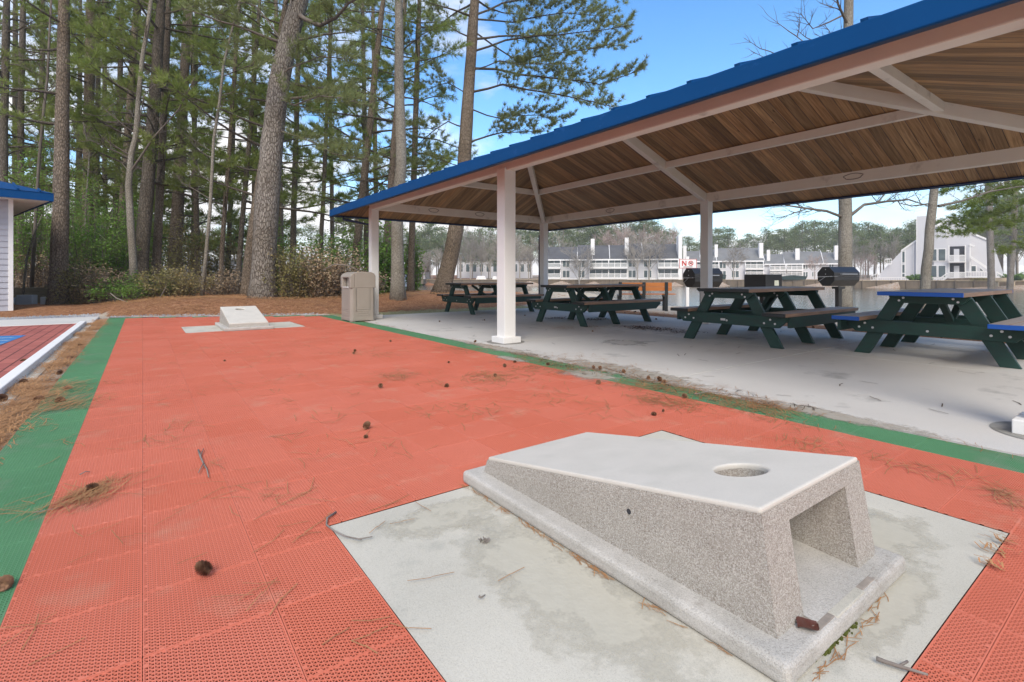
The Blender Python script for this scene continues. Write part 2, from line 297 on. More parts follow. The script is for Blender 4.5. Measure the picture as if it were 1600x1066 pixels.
# ---------------------------------------------------------------- ground
near_shore = [(17.3, -60), (17.2, 0), (17.0, 6), (16.6, 10), (14.5, 15), (11.8, 20), (10.4, 25), (9.5, 32), (10, 45), (11, 62)]
def xy(x, d): p = WP(x, 432, d); return (p[0], p[1])
far_shore = [xy(560, 92), xy(570, 112), xy(640, 118), xy(850, 112), xy(1060, 107), xy(1300, 104), xy(1325, 96), xy(1335, 89), xy(1450, 87), xy(1600, 80), xy(1900, 72), xy(2600, 60), (130, -60)]
lake = np.array(near_shore+far_shore)
def sdist(px, py):
    inside = np.zeros(px.shape, bool); dm = np.full(px.shape, 1e9); n = len(lake)
    for i in range(n):
        x0, y0 = lake[i]; x1, y1 = lake[(i+1) % n]
        c = ((y0 > py) != (y1 > py)) & (px < (x1-x0)*(py-y0)/(y1-y0+1e-12)+x0); inside ^= c
        t = np.clip(((px-x0)*(x1-x0)+(py-y0)*(y1-y0))/((x1-x0)**2+(y1-y0)**2), 0, 1)
        dm = np.minimum(dm, np.hypot(px-x0-t*(x1-x0), py-y0-t*(y1-y0)))
    return np.where(inside, -dm, dm)
sm = lambda a, b, x: (lambda t: t*t*(3-2*t))(np.clip((x-a)/(b-a), 0, 1))
def wob(px, py, s=1.0): return (np.sin(px*1.7*s+.3)*np.cos(py*1.3*s+1)+.5*np.sin(px*3.9*s+py*2.3*s)+.35*np.sin(px*7.1*s-py*5.7*s+2))/1.85
def height(px, py, sd_=None):
    if sd_ is None: sd_ = sdist(px, py)
    rot = .18*(px-1)/3.0
    edge = 14.65-(px+.6)*.56                       # far edge of the court
    edge = np.where(px < -.6, 15.6, edge); edge = np.where(px > 3.9, 12.4, edge)
    w = sm(0.0, 2.5, py-edge)
    hgt = -.035 + w*(.12+.20*sm(-1.6, .6, px)+.05*wob(px, py, .6))
    hgt += .012*wob(px, py, 2.2)*np.clip(w+sm(9.8, 11, px), 0, 1)
    hgt = np.where(px > 9.7, hgt-.14*sm(9.7, 17, px)*(1-w)-0.0, hgt)
    hgt = np.where((sd_ > 0) & (py+px > 80), np.minimum(hgt, .05)+np.clip(sd_*.012, 0, 1.5), hgt)
    return np.where(sd_ < 0, -2.2, hgt)
def spaced(lo, f0, f1, hi, st, g=1.09):
    a = list(np.arange(f0, f1+1e-6, st)); s = st; x = f1
    while x < hi: s = min(s*g, 14); x += s; a.append(x)
    s = st; x = f0; b = []
    while x > lo: s = min(s*g, 14); x -= s; b.append(x)
    return np.array(b[::-1]+a)
gx = spaced(-300, -8, 18.5, 420, .2); gy = spaced(-120, -4, 27, 420, .2)
GX, GY = np.meshgrid(gx, gy); SD = sdist(GX, GY); GZ = height(GX, GY, SD)
V = np.stack([GX, GY, GZ], -1).reshape(-1, 3); nx = len(gx); ny = len(gy)
ii, jj = np.meshgrid(np.arange(nx-1), np.arange(ny-1)); a = (jj*nx+ii).ravel()
Fq = np.stack([a, a+1, a+1+nx, a+nx], -1).ravel()
me = bpy.data.meshes.new('ground'); fill(me, V, np.full(len(a), 4, dtype=np.int32), Fq, None, True)
px, py = GX.ravel(), GY.ravel()
woods = np.clip(sm(12.3, 13.3, py+.15*wob(px, py))*sm(11.5, 9.5, px-(py-13)*.6), 0, 1)
woods = np.where(px < -.6, sm(15.9, 16.6, py), np.where(px < 3.7, sm(0.15, .8, py-(14.65-(px+.6)*.56)), woods))
strip = ((px > -.9) & (px < -.55) & (py < 15))*.45
far_n = np.where((px+py > 80), .45, 0)
backband = sm(9.6, 9.75, px)*sm(11.3, 10.6, px)*(py < 11.5)*1.0+sm(9.6, 10, px)*(.35)*(wob(px, py, .8) > .15)
needle = np.clip(np.maximum.reduce([woods, strip, far_n, backband*(px < 17.5)*(px > 9)]), 0, 1)
gravel = ((px < -.85) & (py > 14.8) & (py < 16.2))*1.0+((px >= -.9) & (px < 3.9))*sm(-.05, .1, py-(14.6-(px+.6)*.56))*sm(.65, .3, py-(14.6-(px+.6)*.56))*.5
grass = ((px > 3.7) & (px < 10) & (py > 11.4) & (py < 13.2))*.9+np.where((px+py > 80), .3, 0)
ca = me.color_attributes.new('cover', 'FLOAT_COLOR', 'POINT')
ca.data.foreach_set('color', np.stack([needle, grass, gravel, np.ones_like(px)], -1).astype(np.float32).ravel())
def ground_mat():
    m = bpy.data.materials.new('ground_cover'); m.use_nodes = True; t = m.node_tree; b = t.nodes['Principled BSDF']; b.inputs['Roughness'].default_value = .95; b.inputs['Specular IOR Level'].default_value = .1
    at = N(t, 'ShaderNodeAttribute'); at.attribute_name = 'cover'; sp = N(t, 'ShaderNodeSeparateColor'); L(t, at.outputs[0], sp.inputs[0])
    co = N(t, 'ShaderNodeTexCoord'); P = co.outputs['Object']
    def nz(s, d=7, dist=0):
        n = N(t, 'ShaderNodeTexNoise'); n.inputs['Scale'].default_value = s; n.inputs['Detail'].default_value = d; n.inputs['Distortion'].default_value = dist; n.inputs['Roughness'].default_value = .65; L(t, P, n.inputs['Vector']); return n.outputs[0]
    def ramp(x, els):
        r = N(t, 'ShaderNodeValToRGB')
        for i, (p, q) in enumerate(els):
            e = r.color_ramp.elements[i] if i < 2 else r.color_ramp.elements.new(p)
            e.position = p; e.color = (*q, 1)
        L(t, x, r.inputs[0]); return r.outputs[0]
    n9 = nz(14, 9, .8); sand = ramp(n9, [(.3, (.34, .28, .21)), (.5, (.47, .41, .33)), (.7, (.56, .50, .42))])
    need = ramp(nz(11, 10, 1.5), [(.32, (.10, .045, .025)), (.47, (.27, .125, .062)), (.58, (.37, .19, .10)), (.75, (.50, .32, .19))])
    gr = ramp(nz(20, 8, 1), [(.35, (.13, .13, .05)), (.5, (.30, .27, .13)), (.7, (.50, .42, .27))])
    gv = ramp(nz(40, 6), [(.4, (.10, .10, .105)), (.5, (.30, .30, .31)), (.6, (.5, .5, .52))])
    def fac(a_, amp): 
        return M(t, 'MULTIPLY', M(t, 'SUBTRACT', M(t, 'ADD', a_, M(t, 'MULTIPLY', nz(5.5, 8), amp)), .5*amp+.38), 4.5, clamp=True)
    def mix(f, a_, b_):
        x = N(t, 'ShaderNodeMixRGB'); L(t, f, x.inputs[0]); L(t, a_, x.inputs[1]); L(t, b_, x.inputs[2]); return x.outputs[0]
    c = mix(fac(sp.outputs[1], 1.6), sand, gr); c = mix(fac(sp.outputs[0], 1.6), c, need); c = mix(fac(sp.outputs[2], .7), c, gv)
    L(t, c, b.inputs['Base Color'])
    bb = N(t, 'ShaderNodeBump'); bb.inputs['Strength'].default_value = .8; bb.inputs['Distance'].default_value = .03; L(t, nz(22, 8, 1), bb.inputs['Height']); L(t, bb.outputs[0], b.inputs['Normal'])
    return m
me.materials.append(ground_mat()); go = bpy.data.objects.new('ground', me); sc.collection.objects.link(go); tag(go, kind='structure')
gh = lambda x, y: float(height(np.array([x*1.0]), np.array([y*1.0]))[0])
# ---- water
def water_mat():
    m = bpy.data.materials.new('lake_water'); m.use_nodes = True; t = m.node_tree; b = t.nodes['Principled BSDF']
    b.inputs['Base Color'].default_value = (.055, .065, .05, 1); b.inputs['Roughness'].default_value = .08; b.inputs['IOR'].default_value = 1.33; b.inputs['Specular IOR Level'].default_value = .9
    co = N(t, 'ShaderNodeTexCoord'); mpn = N(t, 'ShaderNodeMapping'); mpn.inputs['Rotation'].default_value = (0, 0, R(HEAD)); mpn.inputs['Scale'].default_value = (1, 2.2, 1); L(t, co.outputs['Object'], mpn.inputs[0])
    n = N(t, 'ShaderNodeTexNoise'); n.inputs['Scale'].default_value = 1.6; n.inputs['Detail'].default_value = 5; L(t, mpn.outputs[0], n.inputs['Vector'])
    bb = N(t, 'ShaderNodeBump'); bb.inputs['Strength'].default_value = .35; bb.inputs['Distance'].default_value = .09; L(t, n.outputs[0], bb.inputs['Height']); L(t, bb.outputs[0], b.inputs['Normal'])
    return m
w = MB(); w.add([(-250, -280, -1.1), (500, -280, -1.1), (500, 500, -1.1), (-250, 500, -1.1)], [(0, 1, 2, 3)])
tag(w.build('water', water_mat()), kind='structure')
# ---------------------------------------------------------------- court tiles
T = .3048; TW = 12*T
PADS = [(.56, 2.54, .40, 1.925), (.57, 2.46, 9.80, 11.10)]
Y0, Y1 = -5*T, 48*T
def rect_minus(r, h):
    x0, x1, y0, y1 = r; a0, a1, b0, b1 = h
    if a0 >= x1 or a1 <= x0 or b0 >= y1 or b1 <= y0: return [r]
    out = []
    if b0 > y0: out.append((x0, x1, y0, b0))
    if b1 < y1: out.append((x0, x1, b1, y1))
    m0, m1 = max(y0, b0), min(y1, b1)
    if a0 > x0: out.append((x0, a0, m0, m1))
    if a1 < x1: out.append((a1, x1, m0, m1))
    return [q for q in out if q[1]-q[0] > .012 and q[3]-q[2] > .012]
def far_edge(x): return 14.62-(x+.61)*.54
def tile_bars(rects):
    P0, P1, Z, Wd = [], [], [], []
    s = T/26; w_ = .0024
    for fam, ang in enumerate((90, 30, 150)):
        d = np.array([math.cos(R(ang)), math.sin(R(ang))]); nrm = np.array([-d[1], d[0]])
        for (x0, x1, y0, y1) in rects:
            cs = np.array([(x0, y0), (x1, y0), (x1, y1), (x0, y1)]); pr = cs@nrm
            k = np.arange(math.ceil(pr.min()/s), math.floor(pr.max()/s)+1)*s
            base = k[:, None]*nrm
            t0 = np.full(len(k), -1e9); t1 = np.full(len(k), 1e9)
            for ax, lo, hi in ((0, x0, x1), (1, y0, y1)):
                if abs(d[ax]) < 1e-9:
                    bad = (base[:, ax] < lo+1e-6) | (base[:, ax] > hi-1e-6); t1 = np.where(bad, -1e9, t1); continue
                a_ = (lo-base[:, ax])/d[ax]; b_ = (hi-base[:, ax])/d[ax]
                t0 = np.maximum(t0, np.minimum(a_, b_)); t1 = np.minimum(t1, np.maximum(a_, b_))
            ok = t1-t0 > .004
            P0.append(base[ok]+t0[ok, None]*d); P1.append(base[ok]+t1[ok, None]*d)
            Z.append(np.full(ok.sum(), -.0002*fam)); Wd.append(np.full(ok.sum(), w_))
    for (x0, x1, y0, y1) in rects:                       # rim and solid lugs
        e = .0028; z = .0004
        for a_, b_ in (((x0+e/2, y0), (x0+e/2, y1)), ((x1-e/2, y0), (x1-e/2, y1)), ((x0+e, y0+e/2), (x1-e, y0+e/2)), ((x0+e, y1-e/2), (x1-e, y1-e/2))):
            P0.append(np.array([a_])); P1.append(np.array([b_])); Z.append(np.array([z])); Wd.append(np.array([e]))
        for q in (.125, .375, .625, .875):
            for a_, b_ in (((x0+.005, y0+q*(y1-y0)-.006), (x0+.005, y0+q*(y1-y0)+.006)), ((x0+q*(x1-x0)-.006, y0+.006), (x0+q*(x1-x0)+.006, y0+.006))):
                P0.append(np.array([a_])); P1.append(np.array([b_])); Z.append(np.array([z-.0001])); Wd.append(np.array([.010]))
    return np.concatenate(P0), np.concatenate(P1), np.concatenate(Z), np.concatenate(Wd)
def bars_to_quads(P0, P1, Z, Wd, deep=.003):
    d = P1-P0; d /= np.linalg.norm(d, axis=1)[:, None]; n = np.stack([-d[:, 1], d[:, 0]], -1)*(Wd/2)[:, None]
    z = Z[:, None]; zt = z; zb = z*0-deep
    A, B, C, D = P0-n, P1-n, P1+n, P0+n
    c3 = lambda p, z_: np.concatenate([p, z_], 1)
    top = [c3(A, zt), c3(B, zt), c3(C, zt), c3(D, zt)]; s1 = [c3(A, zb), c3(B, zb), c3(B, zt), c3(A, zt)]; s2 = [c3(D, zt), c3(C, zt), c3(C, zb), c3(D, zb)]
    return np.concatenate([np.stack(q, 1).reshape(-1, 3) for q in (top, s1, s2)])
TEMPL = {}
court, border = [], []
GAP = .0010
for i in range(-2, 12):
    for j in range(round(Y0/T), round(Y1/T)):
        x0, y0 = i*T, j*T; isb = i in (-2, 11)
        if i == -2 or i == 11: pass
        xa, xb = x0+GAP, x0+T-GAP
        if y0+T > far_edge(x0+T/2)+T*.3: continue
        if y0+T*1.3 > far_edge(x0+T/2): isb = True
        rects = [(xa, xb, y0+GAP, y0+T-GAP)]
        for h in PADS: rects = [q for r in rects for q in rect_minus(r, h)]
        if not rects: continue
        whole = len(rects) == 1 and abs((rects[0][1]-rects[0][0])-(T-2*GAP)) < 1e-6 and abs((rects[0][3]-rects[0][2])-(T-2*GAP)) < 1e-6
        if whole:
            if 'q' not in TEMPL: TEMPL['q'] = bars_to_quads(*tile_bars([(GAP, T-GAP, GAP, T-GAP)]))
            Q = TEMPL['q'].copy(); Q[:, 0] += x0; Q[:, 1] += y0
        else:
            Q = bars_to_quads(*tile_bars([(a_-x0, b_-x0, c_-y0, d_-y0) for a_, b_, c_, d_ in rects])); Q[:, 0] += x0; Q[:, 1] += y0
        # every tile sits a little uneven
        tx, ty = rng.normal(0, .0035, 2); Q[:, 2] += (Q[:, 0]-x0-T/2)*tx+(Q[:, 1]-y0-T/2)*ty-.0007
        (border if isb else court).append(Q)
tag(raw('court_surface', np.concatenate(court), 4, MT['tile_red']), 'red plastic mesh tiles of the court', kind='structure')
tag(raw('court_border', np.concatenate(border), 4, MT['tile_green']), 'green plastic mesh tiles edging the court', kind='structure')
b = MB(); b.add([(-T, Y0, -.0045), (11*T, Y0, -.0045), (11*T, far_edge(11*T), -.0045), (-T, far_edge(-T), -.0045)], [(0, 1, 2, 3)], 0)
for x0 in (-2*T, 11*T): b.add([(x0, Y0, -.0045), (x0+T, Y0, -.0045), (x0+T, far_edge(x0+T), -.0045), (x0, far_edge(x0), -.0045)], [(0, 1, 2, 3)], 1)
tag(b.build('court_subfloor', [MT['under'], MT['under_g']]), kind='structure')
for k, (x0, x1, y0, y1) in enumerate(PADS):
    b = MB(); b.box(x0+.003, x1-.003, y0+.003, y1-.003, -.03, -.004)
    tag(b.build('concrete_pad', MT['pad'], bevel=.003), kind='structure')
# pavilion slab, in panels with real joints
b = MB(); xs = [3.70, 6.68, 9.65]; ys = [-4.5, -.05, 2.83, 5.75, 8.6, 11.6]
for i in range(2):
    for j in range(5): b.box(xs[i]+.006, xs[i+1]-.006, ys[j]+.006, ys[j+1]-.006, -.12, 0.0)
tag(b.build('pavilion_slab', MT['slab'], bevel=.002), kind='structure')
b = MB(); b.add([(3.71, -4.4, -.012), (9.6, -4.4, -.012), (9.6, 11.5, -.012), (3.71, 11.5, -.012)], [(0, 1, 2, 3)]); tag(b.build('slab_joint', MT['patch']), kind='structure')
# ---- left side: brick court, kerb, walk
def brick_extra(t, c, P):
    mpn = N(t, 'ShaderNodeMapping'); mpn.inputs['Rotation'].default_value = (0, 0, R(90)); L(t, P, mpn.inputs[0])
    br = N(t, 'ShaderNodeTexBrick'); br.inputs['Scale'].default_value = 1; br.inputs['Brick Width'].default_value = .42; br.inputs['Row Height'].default_value = .14; br.inputs['Mortar Size'].default_value = .009
    br.inputs['Color1'].default_value = (.46, .15, .12, 1); br.inputs['Color2'].default_value = (.38, .12, .10, 1); br.inputs['Mortar'].default_value = (.15, .05, .045, 1); L(t, mpn.outputs[0], br.inputs['Vector'])
    x = N(t, 'ShaderNodeMixRGB'); x.blend_type = 'MULTIPLY'; x.inputs[0].default_value = 1; L(t, br.outputs[0], x.inputs[1])
    L(t, c, x.inputs[2]); return x.outputs[0]
MT['brick'] = mat('stamped_brick', (1, 1, 1), .8, .2, (1.5, 7, .25), (.78, .74, .72), bump=(60, .3, .004), extra=brick_extra)
b = MB(); b.add([(-12, -4, -.004), (-1.0, -4, -.004), (-1.0, 13.15, -.004), (-12, 13.15, -.004)], [(0, 1, 2, 3)])
tag(b.build('brick_paving', MT['brick']), kind='structure')
b = MB(); b.add([(-1.48, 10.95, 0), (-3.2, 11.6, 0), (-3.4, 9.2, 0), (-1.56, 9.5, 0)], [(0, 1, 2, 3)], 0)
for k in range(3):
    y = 9.75+k*.42; b.add([(-1.55-.02*k, y, .004), (-3.3, y+.2, .004), (-3.3, y+.27, .004), (-1.54, y+.05, .004)], [(0, 1, 2, 3)], 1)
MT['pblue'] = mat('blue_marking', (.03, .16, .42), .7, .2, (8, 6, .2), (.06, .22, .46)); MT['pwhite'] = mat('white_marking', (.6, .66, .7), .7, .2, (12, 6, .2), (.3, .42, .55))
tag(b.build('painted_marking', [MT['pblue'], MT['pwhite']]), kind='structure')
b = MB(); b.box(-1.0, -.90, -4, 13.1, -.1, .045); tag(b.build('kerb', MT['white'], bevel=.01), kind='structure')
b = MB(); b.box(-.90, -.80, -4, 13.2, -.12, -.022); tag(b.build('kerb_footing', MT['pad'], bevel=.01), kind='structure')
b = MB(); b.box(-12, -.80, 13.15, 15.0, -.1, .006); tag(b.build('path', MT['slab'], bevel=.01), kind='structure')
# ---------------------------------------------------------------- cornhole boards
def cornhole(name, label):
    # local: x 0..  centred; y from 0 (tall end, opening) to 1.24 (low end)
    root = empty(name, label=label, cat='cornhole board')
    hw = .306; ZH, ZL, LN = .35, .122, 1.235; th = .026
    zt = lambda y: ZH+(ZL-ZH)*y/LN
    b = MB(); b.box(-.386, .386, -.105, 1.325, -.004, .052); b.build('base', MT['base_conc'], root, bevel=.016, seg=3)
    # top slab with hole
    n = 48; cyh = .2286*.983; rr = .079
    ang = [2*math.pi*i/n+.0001 for i in range(n)]
    def rectpt(a, x0, x1, y0, y1, cx_, cy_):
        dx, dy = math.cos(a), math.sin(a); ts = []
        if dx > 0: ts.append((x1-cx_)/dx)
        if dx < 0: ts.append((x0-cx_)/dx)
        if dy > 0: ts.append((y1-cy_)/dy)
        if dy < 0: ts.append((y0-cy_)/dy)
        t_ = min(ts); return (cx_+dx*t_, cy_+dy*t_)
    def ring(x0, x1, y0, y1, thick0, thick1):
        for cxx, cyy in ((x0, y0), (x1, y0), (x1, y1), (x0, y1)):
            a = math.atan2(cyy-cyh, cxx) % (2*math.pi); i = min(range(n), key=lambda q: abs(((ang[q]-a+math.pi) % (2*math.pi))-math.pi)); ang2[i] = a
    ang2 = list(ang); ring(-hw, hw, 0, LN, 0, 0)
    inn = [(rr*math.cos(a), cyh+rr*math.sin(a)) for a in ang]; outr = [rectpt(a, -hw, hw, 0, LN, 0, cyh) for a in ang2]
    b = MB(); vs = []
    for P_, dz in ((outr, 0), (inn, 0), (inn, -th), (outr, -th)): vs += [(x, y, zt(y)+dz) for x, y in P_]
    fs = []
    for k in range(4):
        for i in range(n):
            j = (i+1) % n; k2 = (k+1) % 4; fs.append((k*n+i, k*n+j, k2*n+j, k2*n+i))
    b.add(vs, fs); b.build('playing_surface', MT['board_top'], root, bevel=.009, seg=3)
    # body
    b = MB(); e = -.0012; ow = hw-e; bw = hw+.008; f0, f1 = -.0015, -.045       # front face leans
    zb = .048; ox = .178; oz = .288-.0; ct = .085
    fy = lambda z: f1+(f0-f1)*(z-zb)/(ZH-.013-zb)
    ztop = lambda y: zt(y)-.013
    A = lambda x, y, z: (x, y, z)
    yb = LN+.0015; ybb = LN+.02
    for sgn in (-1, 1):
        b.add([A(sgn*bw, f1, zb), A(sgn*bw, ybb, zb), A(sgn*ow, yb, ztop(yb)), A(sgn*ow, f0, ztop(f0))], [(0, 1, 2, 3) if sgn > 0 else (3, 2, 1, 0)])
        # front leg panel
        b.add([A(sgn*bw, f1, zb), A(sgn*ox, f1, zb), A(sgn*ox, fy(oz), oz), A(sgn*ow, f0, ztop(f0)), ], [(0, 1, 2, 3)])
    b.add([A(-ox, fy(oz), oz), A(ox, fy(oz), oz), A(ow, f0, ztop(f0)), A(-ow, f0, ztop(f0))], [(0, 1, 2, 3)])
    b.add([A(-bw, ybb, zb), A(bw, ybb, zb), A(ow, yb, ztop(yb)), A(-ow, yb, ztop(yb))], [(3, 2, 1, 0)])
    b.build('body', MT['aggregate'], root, bevel=0)
    # cavity
    c = MB(); yc = .80; zc = lambda y: zt(y)-ct
    for sgn in (-1, 1): c.add([(sgn*ox, f1+.0, zb+.004), (sgn*(ox-.02), yc, zb+.06), (sgn*(ox-.02), yc, zc(yc)+.01), (sgn*(ox-.0), fy(oz), oz)], [(0, 1, 2, 3)])
    c.add([(-ox, f1-.03, zb+.006), (ox, f1-.03, zb+.006), (ox-.02, yc, zb+.06), (-ox+.02, yc, zb+.06)], [(0, 1, 2, 3)], 1)
    c.add([(-ox+.02, yc, zb+.06), (ox-.02, yc, zb+.06), (ox-.02, yc, zc(yc)+.01), (-ox+.02, yc, zc(yc)+.01)], [(0, 1, 2, 3)])
    ang2 = list(ang)
    def rp(a): return rectpt(a, -ox, ox, fy(oz), yc, 0, cyh)
    for cxx, cyy in ((-ox, fy(oz)), (ox, fy(oz)), (ox, yc), (-ox, yc)):
        a = math.atan2(cyy-cyh, cxx) % (2*math.pi); i = min(range(n), key=lambda q: abs(((ang[q]-a+math.pi) % (2*math.pi))-math.pi)); ang2[i] = a
    oo = [rp(a) for a in ang2]; rr2 = rr-.003
    def zcl(y): return oz+(zc(yc)+.01-oz)*(y-fy(oz))/(yc-fy(oz))
    inn2 = [(rr2*math.cos(a), cyh+rr2*math.sin(a)) for a in ang]
    vs = [(x, y, zcl(y)) for x, y in oo]+[(x, y, zcl(y)) for x, y in inn2]+[(x, y, zt(y)-th*.6) for x, y in inn2]
    c.add(vs, [(k*n+i, k*n+(i+1) % n, (k+1)*n+(i+1) % n, (k+1)*n+i) for k in range(2) for i in range(n)])
    c.build('cavity', [MT['aggregate'], MT['base_conc']], root)
    # mortar squares on the base lip
    for x in (-.155, .115):
        p = MB(); p.box(x-.045, x+.045, -.092, -.015, .045, .0535); p.build('mortar_patch', MT['patch'], root, bevel=.002)
    p = MB(); p.box(-.11, .072, -.098, -.03, .045, .0532); p.build('worn_lip', MT['pad'], root, bevel=.003)
    # small cast hole plugs on the sides
    for sx in (-1, 1):
        p = MB()
        p.tube([(sx*(hw+.0005), .42, .185), (sx*(hw-.004+.009), .42, .185)], .009, 12); p.build('side_plug', MT['dark'], root)
    return root
c1 = cornhole('cornhole_board', 'large pale concrete cornhole board nearest the camera with its open tall end in view'); c1.location = (1.552, .645, 0)
c2 = copy_tree(c1); c2.location = (1.50, 11.02, 0); c2.rotation_euler = (0, 0, math.pi); c2['label'] = 'concrete cornhole board at the far end of the red court, low edge facing camera'
c1['group'] = c2['group'] = 'concrete cornhole boards'
# ---------------------------------------------------------------- pavilion
PX0, PX1 = 4.15, 9.08; PY = [10.85, 5.80, .50]; OV = .72; SL = .36
CZ0 = 2.555                                        # ceiling height over the beams' centre line
pav = empty('picnic_pavilion', ((PX0+PX1)/2, 5.7, 0), label='open picnic shelter with blue metal hip roof, wood plank ceiling and white posts', cat='pavilion')
PO = np.array([(PX0+PX1)/2, 5.7, 0.])
def pb(m, name, mats, parent=None, **k):           # build a part whose vertices are in world coordinates
    m.v = [v-PO for v in m.v]; return m.build(name, mats, parent or pav, **k)
yA, yB = PY[2], PY[0]; xm = (PX0+PX1)/2; half = (PX1-PX0)/2
def cz(x, y):                                      # ceiling height
    t = min(x-PX0, PX1-x, y-yA, yB-y); return CZ0+SL*t
fx = 4.30
for k, (x, y, w_) in enumerate([(PX0, PY[0], .17), (PX0-.005, PY[1]-.02, .19), (fx, PY[2], .17), (PX1, PY[0], .17), (PX1, PY[1], .17), (PX1, PY[2], .17)]):
    p = MB(); p.box(x-w_/2, x+w_/2, y-w_/2, y+w_/2, 0.0, 2.45)
    po = pb(p, 'post', MT['white'], bevel=.006)
    s = MB(); q = .15
    s.box(x-q, x+.004*0+.0, y-q, y+q, 0.0, .085); s.box(x+.002, x+q, y-q, y+q, 0.0, .083)
    pb(s, 'plinth', MT['white'], po, bevel=.006)
# perimeter beams
bw_, bh0, bh1 = .14, 2.41, 2.60
def beam(a, b_, horizontal, name='beam', outm=None):
    p = MB(); (x0, y0), (x1, y1) = a, b_
    if horizontal == 'y': p.box(x0-bw_/2, x0+bw_/2, y0, y1, bh0, bh1)
    else: p.box(x0, x1, y0-bw_/2, y0+bw_/2, bh0, bh1)
    return pb(p, name, MT['beam'], bevel=.006)
beam((PX0, yA-.07), (PX0, yB+.07), 'y'); beam((PX1, yA-.07), (PX1, yB+.07), 'y')
beam((PX0+.073, yA), (PX1-.073, yA), 'x'); beam((PX0+.073, yB), (PX1-.073, yB), 'x')
p = MB(); p.box(PX0-bw_/2-.006, PX0-bw_/2-.001, yA-.07, yB+.07, bh0+.008, bh1+.0); pb(p, 'beam_facing', MT['beam_out'])
# rafters: hips, commons, purlins, ridge
def rafter(a, b_, name, w_=.09, h_=.15, m='beam'):
    p = MB(); p.bar(a, b_, w_, h_); return pb(p, name, MT[m], bevel=.005)
drop = .085
cor = [(PX0, yA, 1, 1), (PX0, yB, 1, -1), (PX1, yA, -1, 1), (PX1, yB, -1, -1)]
zr = CZ0+SL*half
for x, y, sx, sy in cor: rafter((x, y, CZ0-drop), (x+sx*half, y+sy*half, zr-drop), 'hip_rafter', .10, .16)
for y in (PY[1],):
    for x, sx in ((PX0, 1), (PX1, -1)): rafter((x, y, CZ0-drop), (x+sx*half, y, zr-drop), 'rafter', .10, .16)
rafter((xm, yA+half, zr-drop-.01), (xm, yB-half, zr-drop-.01), 'ridge_beam', .09, .16)
t = 1.33; zp = CZ0+SL*t-.065
rafter((PX1-t, yA+t, zp), (PX1-t, yB-t, zp), 'purlin', .09, .12); rafter((PX0+t, yA+t, zp), (PX0+t, yB-t, zp), 'purlin', .09, .12)
rafter((PX0+t, yB-t, zp-.002), (PX1-t, yB-t, zp-.002), 'purlin', .09, .12); rafter((PX0+t, yA+t, zp-.002), (PX1-t, yA+t, zp-.002), 'purlin', .09, .12)
for x, y, ax in ((PX1-.0735, 3.2, 'x'), (PX1-.0735, 8.3, 'x'), (6.9, yB-.0735, 'y'), (5.6, yB-.0735, 'y')):
    p = MB(); pts = []
    for k in range(25):
        th = 2*math.pi*k/24; u, v = .13*math.cos(th)*(1+.1*math.sin(5*th)), .045*math.sin(th)
        pts.append((x, y+u, 2.505+v) if ax == 'x' else (x+u, y, 2.505+v))
    p.tube(pts, .007, 5, cap=False); pb(p, 'oval_mark', MT['patch'])
# ceiling planks
def plank_faces():
    V = []; UV = []; TN = []
    ex0, ex1, ey0, ey1 = PX0-OV, PX1+OV, yA-OV, yB+OV; hh = (ex1-ex0)/2; pw = .137
    def zc(x, y): return CZ0+SL*min(x-PX0, PX1-x, y-yA, yB-y)
    idn = 0
    def strip(pts, along):
        nonlocal idn
        tone = random.choice([.58, .72, .82, .9, .97, 1.0, 1.08, 1.22])*random.uniform(.92, 1.08); warm = random.uniform(-.05, .05)
        off = random.uniform(0, 50)
        for (x, y) in pts:
            V.append((x, y, zc(x, y))); UV.append((((x if along == 'x' else y))+off, (y if along == 'x' else x)+off*3)); TN.append((tone*(1+warm), tone, tone*(1-warm), 1))
    y = ey0
    while y < ey1:
        a, b_ = y+.003, min(y+pw-.003, ey1)
        def reach(q): return min(hh, q-ey0, ey1-q)
        ra, rb = reach(a), reach(b_)
        for c0, dr in ((ex0, 1), (ex1, -1)): strip([(c0, a), (c0+dr*ra, a), (c0+dr*rb, b_), (c0, b_)], 'x')
        y += pw
    x = ex0
    while x < ex1:
        a, b_ = x+.003, min(x+pw-.003, ex1)
        def reach(q): return min(hh, q-ex0, ex1-q)
        ra, rb = reach(a), reach(b_)
        for c0, dr in ((ey0, 1), (ey1, -1)): strip([(a, c0), (a, c0+dr*ra), (b_, c0+dr*rb), (b_, c0)], 'y')
        x += pw
    return np.array(V), np.array(UV), np.array(TN)
V, UV, TN = plank_faces(); V = V-PO
o = raw('ceiling', V, 4, MT['wood'], pav); uvl = o.data.uv_layers.new(name='UVMap'); uvl.data.foreach_set('uv', UV.astype(np.float32).ravel())
ca = o.data.color_attributes.new('tone', 'FLOAT_COLOR', 'POINT'); ca.data.foreach_set('color', TN.astype(np.float32).ravel())
# roof deck + standing seams
ex0, ex1, ey0, ey1 = PX0-OV, PX1+OV, yA-OV, yB+OV; zc0 = CZ0-SL*OV; hh = (ex1-ex0)/2
p = MB()
for dz, m_ in ((.012, 1), (.105, 0)):
    z0 = zc0+dz; z1 = z0+SL*hh; g_ = .0 if dz < .1 else .03
    vs = [(ex0-g_, ey0-g_, z0), (ex1+g_, ey0-g_, z0), (ex1+g_, ey1+g_, z0), (ex0-g_, ey1+g_, z0), (xm, ey0+hh, z1), (xm, ey1-hh, z1)]
    p.add(vs, [(0, 1, 4), (1, 2, 5, 4), (2, 3, 5), (3, 0, 4, 5)], m_)
roof = pb(p, 'roof', [MT['blue'], MT['blue_dark']])
zt_ = lambda q: zc0+.105+SL*q
def seam(a, b_): p = MB(); p.bar(a, b_, .04, .042); pb(p, 'roof_seam', MT['blue'], roof)
y = ey0+.2
